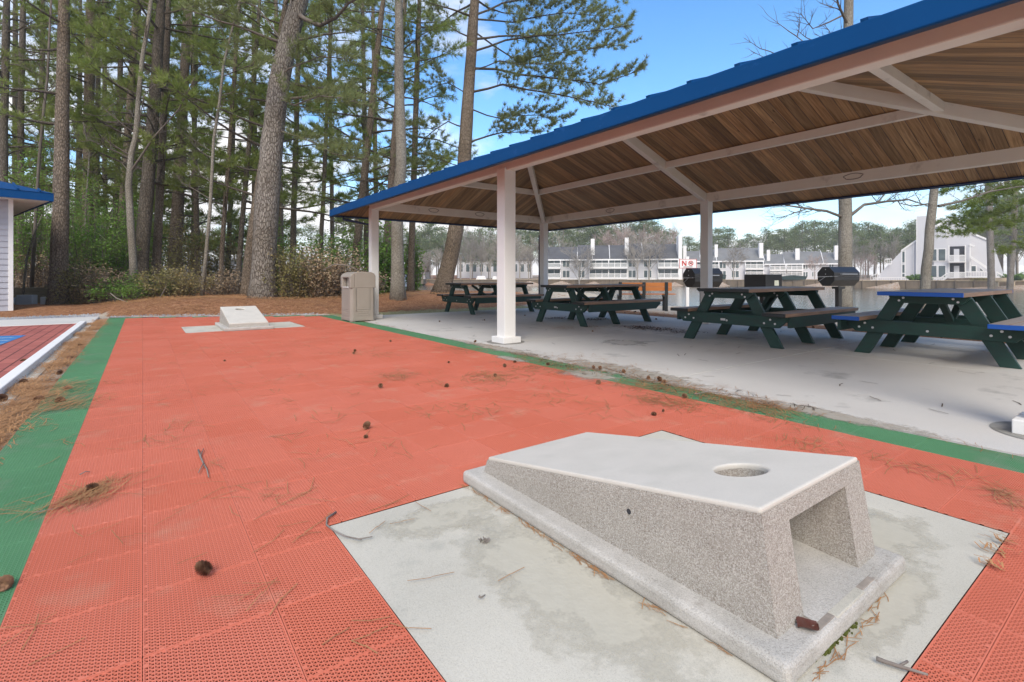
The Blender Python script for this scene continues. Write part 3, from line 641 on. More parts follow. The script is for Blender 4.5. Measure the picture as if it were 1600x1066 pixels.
while y < ey1:
    r_ = min(hh, y-ey0, ey1-y)
    if r_ > .1:
        for c0, dr in ((ex0-.03, 1), (ex1+.03, -1)): seam((c0, y, zt_(0)+.018), (c0+dr*(r_+.03), y, zt_(r_)+.018))
    y += .39
x = ex0+.2
while x < ex1:
    r_ = min(hh, x-ex0, ex1-x)
    if r_ > .1:
        for c0, dr in ((ey0-.03, 1), (ey1+.03, -1)): seam((x, c0, zt_(0)+.018), (x, c0+dr*(r_+.03), zt_(r_)+.018))
    x += .39
# fascia and gutter bottom
fz0, fz1 = zc0-.018, zc0+.132
for a in (('x', ey0), ('x', ey1), ('y', ex0), ('y', ex1)):
    p = MB(); q = MB(); o_ = .03
    if a[0] == 'x':
        s_ = -1 if a[1] == ey0 else 1; p.box(ex0-o_, ex1+o_, a[1]+s_*.004-.016+s_*.012, a[1]+s_*.004+.016+s_*.012, fz0, fz1); q.box(ex0, ex1, a[1]-.03-s_*.035, a[1]+.03-s_*.035, fz0+.012, fz0+.035)
    else:
        s_ = -1 if a[1] == ex0 else 1; p.box(a[1]+s_*.016-.016, a[1]+s_*.016+.016, ey0-o_+.035, ey1+o_-.035, fz0, fz1-.002); q.box(a[1]-.03-s_*.035, a[1]+.03-s_*.035, ey0+.1, ey1-.1, fz0+.010, fz0+.033)
    f_ = pb(p, 'fascia', MT['blue'], bevel=.008); pb(q, 'drip_edge', MT['blue_dark'], f_)
# downspouts
for (cx_, cy_, px_, py_) in ((ex0+.25, ey1-.1, PX0, yB+.13), (ex1-.1, ey1-.15, PX1-.02, yB+.16)):
    p = MB(); p.tube([(cx_, cy_, fz0+.02), (cx_, cy_, fz0-.05), (px_, py_, fz0-.20), (px_, py_, .12), (px_+.03, py_+.25, .03)], .035, 8); pb(p, 'downspout', MT['blue_dark'])
# rings of stained concrete round the posts (joint)
for x, y in ((fx, PY[2]), (PX0, PY[1])):
    p = MB(); n = 40; r0, r1 = (.26, .30)
    vs = [(x+r*math.cos(2*math.pi*i/n), y+r*math.sin(2*math.pi*i/n), .003) for r in (.0, .27) for i in range(n)]
    p.add(vs[n:], [tuple(range(n))]); tag(p.build('post_footing', mat('footing_concrete', (.33, .32, .29), .9, .1, (8, 7, .2), (.22, .21, .19))), kind='structure')
# ---------------------------------------------------------------- picnic tables
def picnic(label, endm, frames=(-.95, -.07, .88), L0=-1.15, L1=1.15):
    root = empty('picnic_table', label=label, cat='picnic table', group='picnic tables under the pavilion')
    def planks(name, ys_, z, wd, th_):
        b = MB()
        for y in ys_:
            b.box(L0+.03, L1-.03, y-wd/2, y+wd/2, z-th_, z, 0)
            pass
        ya, yb_ = min(ys_)-wd/2, max(ys_)+wd/2
        b.box(L0, L0+.0285, ya, yb_, z-th_+.001, z+.0005, 2); b.box(L1-.0285, L1, ya, yb_, z-th_+.001, z+.0005, 2)
        o = b.build(name, [MT['tbrown'], MT['ttop'], endm], root, bevel=.004)
        for pl in o.data.polygons:
            if pl.normal.z > .9 and pl.material_index == 0: pl.material_index = 1
        return o
    tt = planks('tabletop', [-.30, -.15, 0, .15, .30], .76, .143, .045)
    for s in (-1, 1): planks('seat', [s*.62, s*.768], .46, .138, .045)
    for fx_ in frames:
        x = fx_; th_ = .05
        for s in (-1, 1):
            b = MB(); poly = [(s*.19, .715), (s*.35, .715), (s*.735, 0), (s*.575, 0)]
            b.prism(poly, x-th_/2, x+th_/2, lambda u, v, d: (d, u, v)); b.build('leg', MT['tgreen'], root, bevel=.004)
        x2 = x-th_-.002 if x < 0 else x+th_+.002
        b = MB(); b.prism([(-.80, .412), (.80, .412), (.80, .36), (.70, .265), (-.70, .265), (-.80, .36)], x2-.025, x2+.025, lambda u, v, d: (d, u, v))
        cb = b.build('seat_support', MT['tgreen'], root, bevel=.004)
        b = MB(); b.prism([(-.36, .713), (.36, .713), (.36, .69), (.29, .625), (-.29, .625), (-.36, .69)], x2-.024, x2+.024, lambda u, v, d: (d, u, v))
        tb = b.build('top_support', MT['tgreen'], root, bevel=.004)
        sg = -1 if x < 0 else 1; xb = x2+sg*.026
        b = MB()
        for y in (-.66, -.60, -.52, .66, .60, .52, 0): 
            b.tube([(xb-sg*.004, y, .33+(.04 if abs(y) == .6 else -.01)), (xb+sg*.006, y, .33+(.04 if abs(y) == .6 else -.01))], .013, 10)
        b.build('bolt', MT['bolt'], cb)
        b = MB()
        for y in (-.26, -.22, .26, .22): b.tube([(xb-sg*.004, y, .665+(.02 if abs(y) == .22 else -.012)), (xb+sg*.006, y, .665+(.02 if abs(y) == .22 else -.012))], .012, 10)
        b.build('bolt', MT['bolt'], tb)
    # stringers below the seats, braces
    for s in (-1, 1):
        b = MB(); b.prism([(L0+.16, .412), (L1-.10, .412), (L1-.10, .37), (L1-.24, .275), (L0+.16, .275)], s*.815-.02, s*.815+.02, lambda u, v, d: (u, d, v)); b.build('stringer', MT['tgreen'], root, bevel=.004)
    for s in (-1, 1):
        b = MB(); b.bar((frames[1]+s*.04, 0, .40), (frames[1]+s*.50, 0, .70), .07, .045, (1, 0, 0)); b.build('brace', MT['tgreen'], root, bevel=.003)
    return root
t3 = picnic('dark green picnic table with brown boards, next left of the blue-edged one', MT['tend']); t3.location = (7.56, 3.86, 0)
pl = MB(); pl.box(-1.036, -1.030, .02, .09, .315, .345); pl.build('name_plate', MT['bolt'], t3, bevel=.002)
t2 = copy_tree(t3); t2.location = (7.52, 7.35, 0); t2['label'] = 'dark green picnic table beside the orange bench, just right of the middle white post'
t1 = copy_tree(t3); t1.location = (7.42, 11.06, 0); t1['label'] = 'farthest dark green picnic table, partly hidden behind the middle white post'
for tr in (t1,):
    for ch in [c for c in bpy.data.objects if c.parent == tr and c.name.startswith('name_plate')]: bpy.data.objects.remove(ch)
t4 = picnic('green picnic table with bright blue painted board ends at the right edge', MT['tblue'], frames=(-.76, .08, .88), L0=-1.17, L1=1.17); t4.location = (7.86, 1.77, 0)
# ---------------------------------------------------------------- trash can
tr = empty('trash_can', (3.665, 10.48, 0), label='beige plastic trash can with side opening beside the far front post', cat='trash can')
b = MB(); w2, d2 = .265, .32; ch = .05
def octo(w, d, c): return [(-w+c, -d), (w-c, -d), (w, -d+c), (w, d-c), (w-c, d), (-w+c, d), (-w, d-c), (-w, -d+c)]
b.prism(octo(w2-.004, d2-.004, ch), .05, .70, lambda u, v, d: (u, v, d)); b.build('body', MT['trash'], tr, bevel=.01)
b = MB(); b.prism(octo(w2, d2, ch), .018, .085, lambda u, v, d: (u, v, d)); 
for sx in (-1, 1):
    for sy in (-1, 1): b.box(sx*(w2-.06)-.05, sx*(w2-.06)+.05, sy*(d2-.06)-.05, sy*(d2-.06)+.05, 0, .017)
b.build('foot', MT['trash'], tr, bevel=.006)
# hood: arched side profile along y -> opening in -x face
b = MB()
prof = [(-w2, .68), (-w2+.0, .93), (-w2+.05, .985), (-w2+.14, 1.02), (w2-.10, 1.02), (w2-.03, .99), (w2, .94), (w2, .68)]
b.prism([(-w2+.09, .69), (-w2+.09, 1.005), (-w2+.14, 1.022), (w2-.10, 1.022), (w2-.03, .99), (w2, .94), (w2, .69)], -d2, d2, lambda u, v, d: (u, d, v))
for s in (-1, 1): b.prism([(-w2-.002, .688), (-w2-.002, .93), (-w2+.04, .985), (-w2+.0895, 1.004), (-w2+.0895, .688)], s*(d2-.06)-.06, s*(d2-.06)+.06, lambda u, v, d: (u, d, v))
b.prism([(-w2-.002, .90), (-w2-.002, .93), (-w2+.04, .985), (-w2+.0895, 1.004), (-w2+.0895, .95)], -d2+.1205, d2-.1205, lambda u, v, d: (u, d, v))
hd = b.build('hood', MT['trash'], tr, bevel=.022, seg=3)
b = MB(); b.box(-w2-.006, -w2+.08, -.19, .19, .69, .715); b.build('chute_sill', mat('sill_pale', (.55, .53, .5), .5), hd, bevel=.004)
for face in ('y', 'x'):                                # recessed panel frame and embossed blocks
    b = MB()
    if face == 'y':
        for x in (-.145, .145): b.box(x-.006, x+.006, -d2+.004, -d2+.0145, .20, .88)
        for x in (-.12, -.07, -.02, .03, .08, .13):
            for z in (.12, .165, .21): b.box(x-.02, x+.018, -d2-.0, -d2+.0145, z, z+.022)
        b.box(-.15, .15, -d2-.002, -d2+.0145, .25, .262)
    else:
        for y in (-.15, -.09, -.03, .03, .09, .15):
            for z in (.12, .165, .21): b.box(-w2-.0, -w2+.0145, y-.022, y+.022, z, z+.022)
        b.box(-w2-.002, -w2+.0145, -.18, .18, .25, .262)
    b.build('embossing', MT['trash'], tr, bevel=.002)
# ---------------------------------------------------------------- grills, sign, bench
def ground_pt(x, d, dz=0): p = WP(x, 432, d); return (p[0], p[1], gh(p[0], p[1])+dz)
def barrel_grill(x, d, rz, label, ztop):
    g = ground_pt(x, d); root = empty('barrel_grill', g, rz, label, 'grill', 'black barrel grills on posts'); z0 = ztop-g[2]
    n = 8; r = .27; zc = z0-r; pr = [(r*1.0*math.cos(R(22.5+45*i)), zc+r*math.sin(R(22.5+45*i))) for i in range(8)]
    low = [p for p in pr if p[1] <= zc+.01]; 
    hx = .42
    up = [pr[7], pr[0], pr[1], pr[2], pr[3], pr[4]]
    b = MB(); b.prism([pr[4], pr[5], pr[6], pr[7], (pr[7][0], zc+.0), (pr[4][0], zc+.0)], -hx, hx, lambda u, v, d_: (d_, u, v)); b.build('firebox', MT['grill'], root, bevel=.006)
    b = MB(); b.prism([(pr[4][0]-.004, zc+.003), (pr[7][0]+.004, zc+.003), pr[0], pr[1], pr[2], pr[3]], -hx-.008, hx+.008, lambda u, v, d_: (d_, u, v)); ld = b.build('lid', MT['grill'], root, bevel=.006)
    b = MB(); b.tube([(-.25, -r-.0, zc+.06), (-.25, -r-.06, zc+.06), (.25, -r-.06, zc+.06), (.25, -r-.0, zc+.06)], .008, 6); b.build('handle', MT['bolt'], ld)
    b = MB(); b.bar((-hx-.015, -.22, zc-.005), (-hx-.015, .26, zc-.02), .006, .008, m=0); b.bar((-hx-.015, .0, zc-.01), (-hx-.015, .20, zc-.13), .006, .008)
    for y, z in ((-.0, .18), (.0, .06), (-.16, .0)): b.tube([(-hx-.006, y, zc+z), (-hx-.016, y, zc+z)], .012, 8)
    b.build('side_rod', MT['bolt'], root)
    b = MB(); b.box(-.11, .11, -.10, .10, zc-r-.055, zc-r+.004); b.build('mount_plate', MT['grill'], root, bevel=.003)
    b = MB(); b.box(-.055, .055, -.055, .055, -.1, zc-r-.05); b.build('post', MT['grill'], root, bevel=.004)
    return root
g1 = barrel_grill(1310, 13.2, R(-20), 'black octagonal barrel grill standing right of the black square bin by the water', .93+(432-416)/F*13.2)
g2 = barrel_grill(1098, 13.2, R(-20), 'black octagonal barrel grill half hidden behind a white post beside the NO sign', .93+(432-418)/F*13.2)
# square coal bin
g = ground_pt(1192, 13.6); root = empty('coal_bin', g, R(-8), 'square black steel coal bin with a small pale sticker between the two grills', 'coal bin')
z1 = .93+(432-429)/F*13.6-g[2]
b = MB(); b.box(-.34, .34, -.32, .32, z1-.48, z1); b.build('bin', MT['grill'], root, bevel=.004)
b = MB(); b.box(-.06, .06, -.06, .06, -.1, z1-.478); b.build('post', MT['grill'], root, bevel=.004)
b = MB()
for x in (-.30, 0, .30):
    for yy in (-.28, .28): b.box(x-.01, x+.01, yy-.01, yy+.01, z1, z1+.006)
b.build('rivet', MT['bolt'], root)
b = MB(); b.box(.02, .20, -.326, -.3195, z1-.30, z1-.16); b.build('sticker', MT['sticker'], root)
# sign
g = ground_pt(1074, 15.0); root = empty('park_sign', g, R(-HEAD), 'white NO sign with red lettering on a white post beside the water', 'sign')
zz_ = lambda y, d=15.0: .93+(432-y)/F*d-g[2]
b = MB(); b.box(-.045, .045, -.03, .03, -.1, zz_(401)); b.build('post', MT['hwhite'], root, bevel=.004)
b = MB(); b.box(-.26, .26, -.052, -.031, zz_(419.5), zz_(405.0)); pn = b.build('panel', MT['hwhite'], root, bevel=.003)
b = MB(); e_ = .012
b.box(-.26, .26, -.055, -.0521, zz_(405.0)-e_, zz_(405.0)-.002); b.box(-.26, .26, -.055, -.0521, zz_(419.5)+.002, zz_(419.5)+e_); b.box(-.258, -.258+e_, -.0551, -.0522, zz_(419.5), zz_(405.0)); b.box(.258-e_, .258, -.0551, -.0522, zz_(419.5), zz_(405.0)); b.build('border', MT['signred'], pn)
za, zb_ = zz_(415.5), zz_(407.8); y_ = -.056
b = MB(); b.bar((-.165, y_, za), (-.165, y_, zb_), .025, .006, (0, 1, 0)); b.bar((-.06, y_, za), (-.06, y_, zb_), .025, .006, (0, 1, 0)); b.bar((-.165, y_-.001, zb_), (-.06, y_-.001, za), .006, .028, (1, 0, 1))
zm = (za+zb_)/2; rr_ = (zb_-za)/2-.008
b.tube([(.085+rr_*math.cos(2*math.pi*i/24), y_, zm+rr_*math.sin(2*math.pi*i/24)) for i in range(25)], .010, 5, cap=False)
b.bar((.085-rr_*.7, y_-.001, zm+rr_*.7), (.085+rr_*.7, y_-.001, zm-rr_*.7), .006, .018, (1, 0, 1)); b.build('lettering', MT['signred'], pn)
b = MB()
for k in range(9): b.box(-.13+k*.03, -.13+k*.03+.02, y_-.002, y_+.003, za-.045, za-.025)
b.build('small_lettering', MT['signdark'], pn)
b = MB(); b.bar((.05, y_+.001, zm-.01), (.12, y_+.001, zm+.02), .004, .03, (0, 0, 1)); b.build('pictogram', MT['signdark'], pn)
# bench (back towards the shelter, facing the lake)
g = ground_pt(1015, 14.6); root = empty('park_bench', g, R(-HEAD-3), 'orange slatted park bench with dark supports facing the lake', 'bench')
z = lambda y: .93+(432-y)/F*14.6-g[2]
for k, (a, c) in enumerate(((454.6, 448.6), (448.2, 441.8))):
    b = MB(); b.box(-.86, .63, -.03, .01, z(a), z(c)); b.build('back_board', MT['bench'], root, bevel=.004)
b = MB(); b.box(-.80, .75, .03, .17, z(460.6), z(459)); b.box(-.80, .75, .18, .32, z(460.6), z(459)); b.build('seat', MT['bench'], root, bevel=.004)
for x in (-.85, -.17, .47):
    b = MB(); b.box(x-.045, x+.045, -.072, -.032, z(461), z(441)); b.box(x-.04, x+.04, -.07, .33, z(463.5), z(461)+.0); b.box(x-.04, x+.04, -.06, .0, -.15, z(463.5)); b.box(x-.04, x+.04, .22, .28, -.15, z(463.5)); b.build('support', MT['tend'], root, bevel=.006)
# ---------------------------------------------------------------- shed and utility boxes
SH = R(16); shp = GP(20.5, 489.8); shed = empty('storage_shed', (shp[0], shp[1], 0), SH, 'grey clapboard shed with blue metal roof at the left edge', 'shed')
wh = 2.86; b = MB(); b.box(-6, -.03, .03, 5, -.05, wh); b.build('wall', MT['shedwall'], shed)
b = MB(); nrow = 19
for k in range(nrow):
    z0 = .06+k*(wh-.1)/nrow; z1 = z0+(wh-.1)/nrow
    b.add([(-6, .004, z0), (-.07, .004, z0), (-.07, .024, z1), (-6, .024, z1), (-6, .03, z0), (-.07, .03, z0)], [(0, 1, 2, 3), (0, 4, 5, 1)])
    b.add([(-.004, .07, z0), (-.004, 5, z0), (-.024, 5, z1), (-.024, .07, z1)], [(0, 1, 2, 3)])
b.build('clapboard', MT['shedwall'], shed)
b = MB(); b.box(-.085, .004, -.004, .085, -.02, wh); b.build('corner_trim', MT['hwhite'], shed, bevel=.004)
b = MB(); b.box(-6.6, .62, -.62, 5.6, wh, wh+.03); b.build('soffit', MT['hwhite'], shed)
b = MB(); b.box(-6.62, .655, -.655, -.62, wh-.03, wh+.17); b.box(.62, .655, -.619, 5.6, wh-.03, wh+.17); b.build('fascia', MT['blue'], shed, bevel=.006)
b = MB(); zr_ = wh+.17+.33*3.2; b.add([(-7, -.67, wh+.17), (.67, -.67, wh+.17), (.67, 5.7, wh+.17), (-7, 5.7, wh+.17), (-2.5, 2.5, zr_), (-7, 2.5, zr_)], [(0, 1, 4, 5), (1, 2, 4), (2, 3, 5, 4)]); rf = b.build('roof', MT['blue'], shed)
b = MB()
for x in np.arange(-6.8, .6, .4):
    t_ = min(1, max(0, (.67-x)/3.17)); b.bar((x, -.67, wh+.19), (x, -.67+3.17*t_, wh+.19+(zr_-wh-.17)*t_), .035, .045)
b.build('roof_seam', MT['blue'], rf)
def pz(x, y, d): p = WP(x, y, d); return p
for lab, x0, x1, y0, y1, legs in (('larger grey electrical box on posts beside the shed', 30.5, 55, 461, 478, True), ('small grey electrical box right of the larger one', 67.5, 79, 464, 477, False), ('tiny grey meter box against the shed corner', 21.5, 27, 465, 474, False)):
    d = 15.2; p = pz((x0+x1)/2, y1, d); gz = gh(p[0], p[1]); r = empty('electrical_box', (p[0], p[1], gz), R(-HEAD), lab, 'electrical box'); hw_ = (x1-x0)/2/F*d
    za_, zb2 = H-(y1-432)/F*d-gz, H-(y0-432)/F*d-gz
    b = MB(); b.box(-hw_, hw_, -.1, .08, za_, zb2); b.build('cabinet', MT['box'], r, bevel=.008)
    b = MB()
    for s in ((-.6, .6) if legs else (0,)): b.tube([(s*hw_, 0, -.05), (s*hw_, 0, za_+.01)], .035, 8)
    b.build('conduit', MT['box'], r)
fp = pz(45, 470, 16.4); r = empty('timber_wall', (fp[0], fp[1], gh(fp[0], fp[1])), R(-HEAD), 'low weathered timber retaining wall behind the electrical boxes', 'retaining wall')
b = MB(); 
for k in range(3): b.box(-1.6, .95, -.07, .07, .17*k, .17*k+.165)
b.build('board', MT['fence'], r, bevel=.01)
b = MB(); b.box(-1.0, -.88, -.12, -.072, 0, .56); b.box(.6, .72, -.12, -.072, 0, .56); b.build('stake', MT['fence'], r, bevel=.008)
# ---------------------------------------------------------------- vegetation tools
def blades(C, D, size, nb, wid, spread, r=rng):
    """tufts of needles: C centres, D directions -> triangle soup"""
    n = len(C); C = np.repeat(C, nb, 0); D = np.repeat(D, nb, 0)
    v = D+r.normal(0, spread, (n*nb, 3)); v /= np.linalg.norm(v, axis=1)[:, None]+1e-9
    ln = size*r.uniform(.6, 1.15, (n*nb, 1)); tip = C+v*ln
    s = np.cross(v, r.normal(0, 1, (n*nb, 3))); s /= np.linalg.norm(s, axis=1)[:, None]+1e-9
    a = C+v*ln*.12+s*wid; b_ = C+v*ln*.12-s*wid
    return np.stack([a, b_, tip], 1).reshape(-1, 3)
def leaves(C, size, r=rng, flat=.5):
    n = len(C); u = r.normal(0, 1, (n, 3)); u[:, 2] *= flat; u /= np.linalg.norm(u, axis=1)[:, None]
    w_ = np.cross(u, r.normal(0, 1, (n, 3))+np.array([0, 0, 1.5])); w_ /= np.linalg.norm(w_, axis=1)[:, None]
    s = size*r.uniform(.6, 1.3, (n, 1))
    return np.stack([C-u*s*.5, C+w_*s*.28, C+u*s*.5, C-w_*s*.28], 1).reshape(-1, 3)
def curve(p0, d0, length, bend, k=5, wig=.06):
    p = Vector(p0); d = Vector(d0).normalized(); out = [p.copy()]
    for i in range(k):
        p = p+d*(length/k); out.append(p.copy()); d = (d+Vector(bend)/k+Vector((random.gauss(0, wig), random.gauss(0, wig), random.gauss(0, wig)))).normalized()
    return out
def at_path(P, t):
    t = max(0, min(.9999, t))*(len(P)-1); i = int(t); f = t-i; return P[i].lerp(P[i+1], f), (P[i+1]-P[i]).normalized()
class Veg:
    def __init__(s): s.w = MB(); s.C = []; s.D = []
    def limb(s, P, r0, dens=1.0, tuft=True, start=.3, sub=(.5, 1.1), n=4):
        P = [Vector(p) for p in P]; K = len(P); s.w.tube(P, [r0*(1-.8*i/(K-1)) for i in range(K)], n, cap=False)
        Ln = sum((P[i+1]-P[i]).length for i in range(K-1))
        m = max(2, int(Ln*3.2*dens))
        for q in range(m):
            t = start+(1-start)*(q+random.random())/m; p, d = at_path(P, t); side = d.cross(Vector((0, 0, 1))).normalized()*random.choice((-1, 1))
            dd = (d*random.uniform(.2, .9)+side*random.uniform(.4, 1)+Vector((0, 0, random.uniform(-.15, .5)))).normalized()
            l = random.uniform(*sub)*(1.15-.55*t); Q = curve(p, dd, l, (0, 0, .25), 3)
            s.w.tube(Q, [max(.004, r0*.22), .005, .004, .003], 3, cap=False)
            if tuft:
                for u in ((.45, .65, .82, 1.0) if l > .5 else (.6, 1.0)):
                    c, e = at_path(Q, u); s.C.append(c+Vector((random.gauss(0, .04),)*3)); s.D.append(e+Vector((0, 0, .25)))
        if tuft:
            for u in (.8, .9, 1.0): c, e = at_path(P, u); s.C.append(c); s.D.append(e)
def trunk_pts(pts, d, gz=None):
    out = []
    for x, y in pts: out.append(WP(x, y, d))
    return out
def pine(label, pts, d, w0, w1, barkm='bark_brown', zlo=3.0, zhi=13, nl=26, ll=(1.8, 3.6), top=None, foliage='pine', dens=1.0, name='pine_tree', group=None, limbs=(), az=None, tsize=.28, nb=24, wid=.008, gap=0, bare=0):
    """pts: trunk points in the photo from the base up (x,y); d metres away; w0,w1 widths in photo pixels"""
    P = [WP(x, y, d) for x, y in pts]; gz = gh(P[0][0], P[0][1])
    # continue down to the ground and up above the frame
    b0 = P[0].copy(); b0[2] = gz-.15
    if P[0][2] > gz+.05: P = [b0]+P
    else: P[0][2] = gz-.15
    v = (P[-1]-P[-2]); v = v/np.linalg.norm(v)
    tz = top or 15
    if P[-1][2] < tz: P.append(P[-1]+v*(tz-P[-1][2]))
    r0, r1 = w0/F*d/2, w1/F*d/2
    # resample
    Z = np.array([p[2] for p in P]); zs = np.linspace(Z[0], Z[-1], 26); X = np.interp(zs, Z, [p[0] for p in P]); Y = np.interp(zs, Z, [p[1] for p in P])
    for a in (X, Y): a[1:-1] = (a[:-2]+a[1:-1]*2+a[2:])/4
    X += np.cumsum(rng.normal(0, .012, 26))*0.5; zt_ = P[-1][2]; zf = 11.0*d/20
    rad = [np.interp(z, [gz-.15, gz+.25, gz+1.0, zf, tz+.1], [r0*1.45, r0*1.12, r0, r1, r1*.35]) for z in zs]
    loc = np.array([X[0], Y[0], gz])
    root = empty(name, tuple(loc), 0, label, 'tree', group)
    m = MB(); m.tube([(x, y, z) for x, y, z in zip(X, Y, zs)], rad, 14, jit=.05)
    m.v = [q-loc for q in m.v]; m.build('trunk', MT[barkm], root, smooth=True)
    vg = Veg()
    for q in range(nl):
        z = zlo+(min(zhi, tz)-zlo)*((q+random.random())/nl)
        x = np.interp(z, zs, X); y = np.interp(z, zs, Y); r = np.interp(z, zs, rad)
        a = random.uniform(0, 2*math.pi) if az is None else random.gauss(az[0], az[1])
        l = random.uniform(*ll)*(1-.25*(z-zlo)/(15-zlo+.1)); el = random.uniform(-.05, .38)
        D = Vector((math.cos(a), math.sin(a), el)); Q = curve((x, y, z), D, l, (0, 0, random.uniform(-.25, .35)), 6, .07)
        isb = random.random() < bare
        vg.limb(Q, max(.015, min(.055, r*.35)), dens*(.5 if isb else 1), not isb)
    for (lp, dd, rr_) in limbs:
        Q = [Vector(WP(x, y, d+dd*i/(len(lp)-1))) for i, (x, y) in enumerate(lp)]
        Q2 = []
        for i in range(len(Q)-1): Q2 += [Q[i], Q[i].lerp(Q[i+1], .5)+Vector((random.gauss(0, .04), 0, random.gauss(0, .04)))]
        Q2.append(Q[-1]); vg.limb(Q2, rr_, dens*3.4, sub=(.5, 1.3), start=.26)
    vg.w.v = [q-loc for q in vg.w.v]; vg.w.build('limbs', MT['bark_twig' if 'pale' in barkm or 'grey' in barkm else 'bark_dark'], root, smooth=True)
    if vg.C:
        C = np.array([tuple(c) for c in vg.C])-loc; D = np.array([tuple(c) for c in vg.D])
        raw('crown', blades(C, D, tsize, nb, wid, .62), 3, MT[foliage], root)
    return root
RIGHT = (math.atan2(-S_, C_), 1.2)
# ---- the named trunks in front
pine('tall pine with the thickest pale grey scaly trunk, behind the far board', [(410, 466), (412, 400), (424, 230), (437, 110), (467, 0)], 14.8, 36, 28, 'bark_grey', 6.0, 12, 10, (1.5, 3), foliage='pine_l', tsize=.27, nb=20,
     limbs=[([(462, 20), (500, 40), (545, 5), (590, -20)], -1.5, .08), ([(437, 60), (400, 10), (365, 5), (340, 25)], 1, .03), ([(440, 120), (470, 100), (500, 88), (540, 92)], -1, .03), ([(432, 150), (460, 165), (500, 150), (560, 160)], -1.5, .03), ([(425, 200), (470, 215), (520, 240), (575, 250)], -1, .025), ([(440, 100), (410, 85), (385, 110)], -1, .02)])
pine('slim straight pale grey trunk standing behind and right of the trash can', [(622, 467), (619, 330), (628, 250), (622, 150), (621, 0)], 15.2, 20, 13, 'bark_pale', 9, 12, 3, (1, 2), bare=.6)
pine('leaning pine with long sweeping needle branches reaching right over the shelter roof', [(688, 472), (705, 400), (722, 300), (730, 170), (742, 0)], 18.3, 25, 16, 'bark_brown', 9.3, 12, 5, (2, 4), foliage='pine_l', tsize=.21, nb=26, wid=.010,
     limbs=[([(741, 80), (790, 63), (839, 56), (910, 50), (985, 39)], -1, .05), ([(739, 107), (815, 117), (880, 124), (937, 132), (1005, 108)], 1.2, .05), ([(737, 144), (785, 132), (863, 146), (961, 168)], -2, .05),
            ([(727, 227), (765, 212), (800, 207), (854, 205)], 1, .04), ([(741, 24), (785, 5), (870, -10), (975, -2)], 0, .05), ([(742, 50), (800, 90), (860, 85), (930, 75), (975, 72)], 2, .04), ([(735, 170), (780, 185), (840, 180), (880, 190)], 2.5, .03), ([(741, 30), (800, 35), (880, 20), (960, 25)], 2, .04),
            ([(738, 60), (700, 40), (660, 45), (640, 70)], 1, .03), ([(728, 200), (700, 190), (665, 215), (640, 240)], 1, .03), ([(735, 150), (700, 130), (670, 140)], 1, .025), ([(739, 110), (780, 95), (830, 100), (900, 100)], -1, .03), ([(720, 260), (690, 250), (655, 270)], .5, .02)])
pine('brown mid-sized pine nearest the shed, left of the leafy green understory', [(91, 476), (97, 330), (98, 200), (101, 80), (103, 0)], 15.2, 23, 15, 'bark_brown', 5, 12, 9, (1.5, 3), bare=.4)
# ---- the rest of the woods; (x base, y base hint, x top, w0, w1, d, bark, label)
WOODS = [
 (3, 9, 12, 11, 19, 'bark_dark', 'dark trunk standing against the left edge of the picture', .3, 'pine'),
 (30, 35, 10, 9, 21, 'bark_dark', 'thin dark trunk rising behind the shed roof', .4, 'pine'),
 (62, 68, 9, 7, 24, 'bark_dark', 'very thin dark trunk between the shed and the brown pine', .5, 'pine'),
 (136, 142, 17, 15, 22, 'bark_brown', 'straight brown trunk right of the brown pine, half hidden by holly', .3, 'pine'),
 (178, 190, 9, 8, 23, 'bark_dark', 'narrow dark trunk left of the twisted pale tree', .2, 'pine'),
 (186, 214, 13, 10, 20, 'bark_brown', 'slightly leaning brown trunk behind the twisted pale tree', .2, 'pine'),
 (218, 252, 24, 16, 17.5, 'bark_dark', 'blackened leaning trunk, left one of a close dark pair', .1, 'pine'),
 (243, 262, 14, 10, 18.2, 'bark_brown', 'leaning brown trunk, right one of a close dark pair', .1, 'pine'),
 (272, 290, 22, 14, 22, 'bark_brown', 'stout vine-wrapped trunk in the middle of the woods', 0, 'pine'),
 (343, 372, 8, 6, 19, 'bark_brown', 'thin dark stem with green boughs left of the great grey pine', 0, 'pine'),
 (371, 405, 9, 7, 19, 'bark_dark', 'thin dark stem just left of the great grey pine', 0, 'pine'),
 (385, 448, 20, 11, 17, 'bark_brown', 'brown trunk leaning right behind the great grey pine', 0, 'pine'),
 (500, 520, 8, 6, 21, 'bark_dark', 'thin dark trunk above the brush left of the trash can', 0, 'pine'),
 (552, 600, 15, 10, 20, 'bark_brown', 'brown curving trunk above the trash can', 0, 'pine'),
 (600, 632, 14, 10, 19, 'bark_brown', 'brown trunk beside the white far corner post', 0, 'pine'),
 (641, 655, 12, 9, 21, 'bark_brown', 'brown trunk right behind the slim pale trunk', 0, 'pine'),
]
for k, (xb, xt, w0, w1, d, bk, lab, bare, fo) in enumerate(WOODS):
    pts = [(xb, 455), (xb+(xt-xb)*.12, 380), (xb+(xt-xb)*.55, 200), (xt, 0)]
    pine(lab, pts, d, w0*.86, w1*.86, bk, 3.2 if 250 < xb < 580 else 4.2, 12.5*d/19, 22, (1.8, 3.6), foliage=fo, dens=1.0, bare=bare*.6+.05, top=13*d/19)
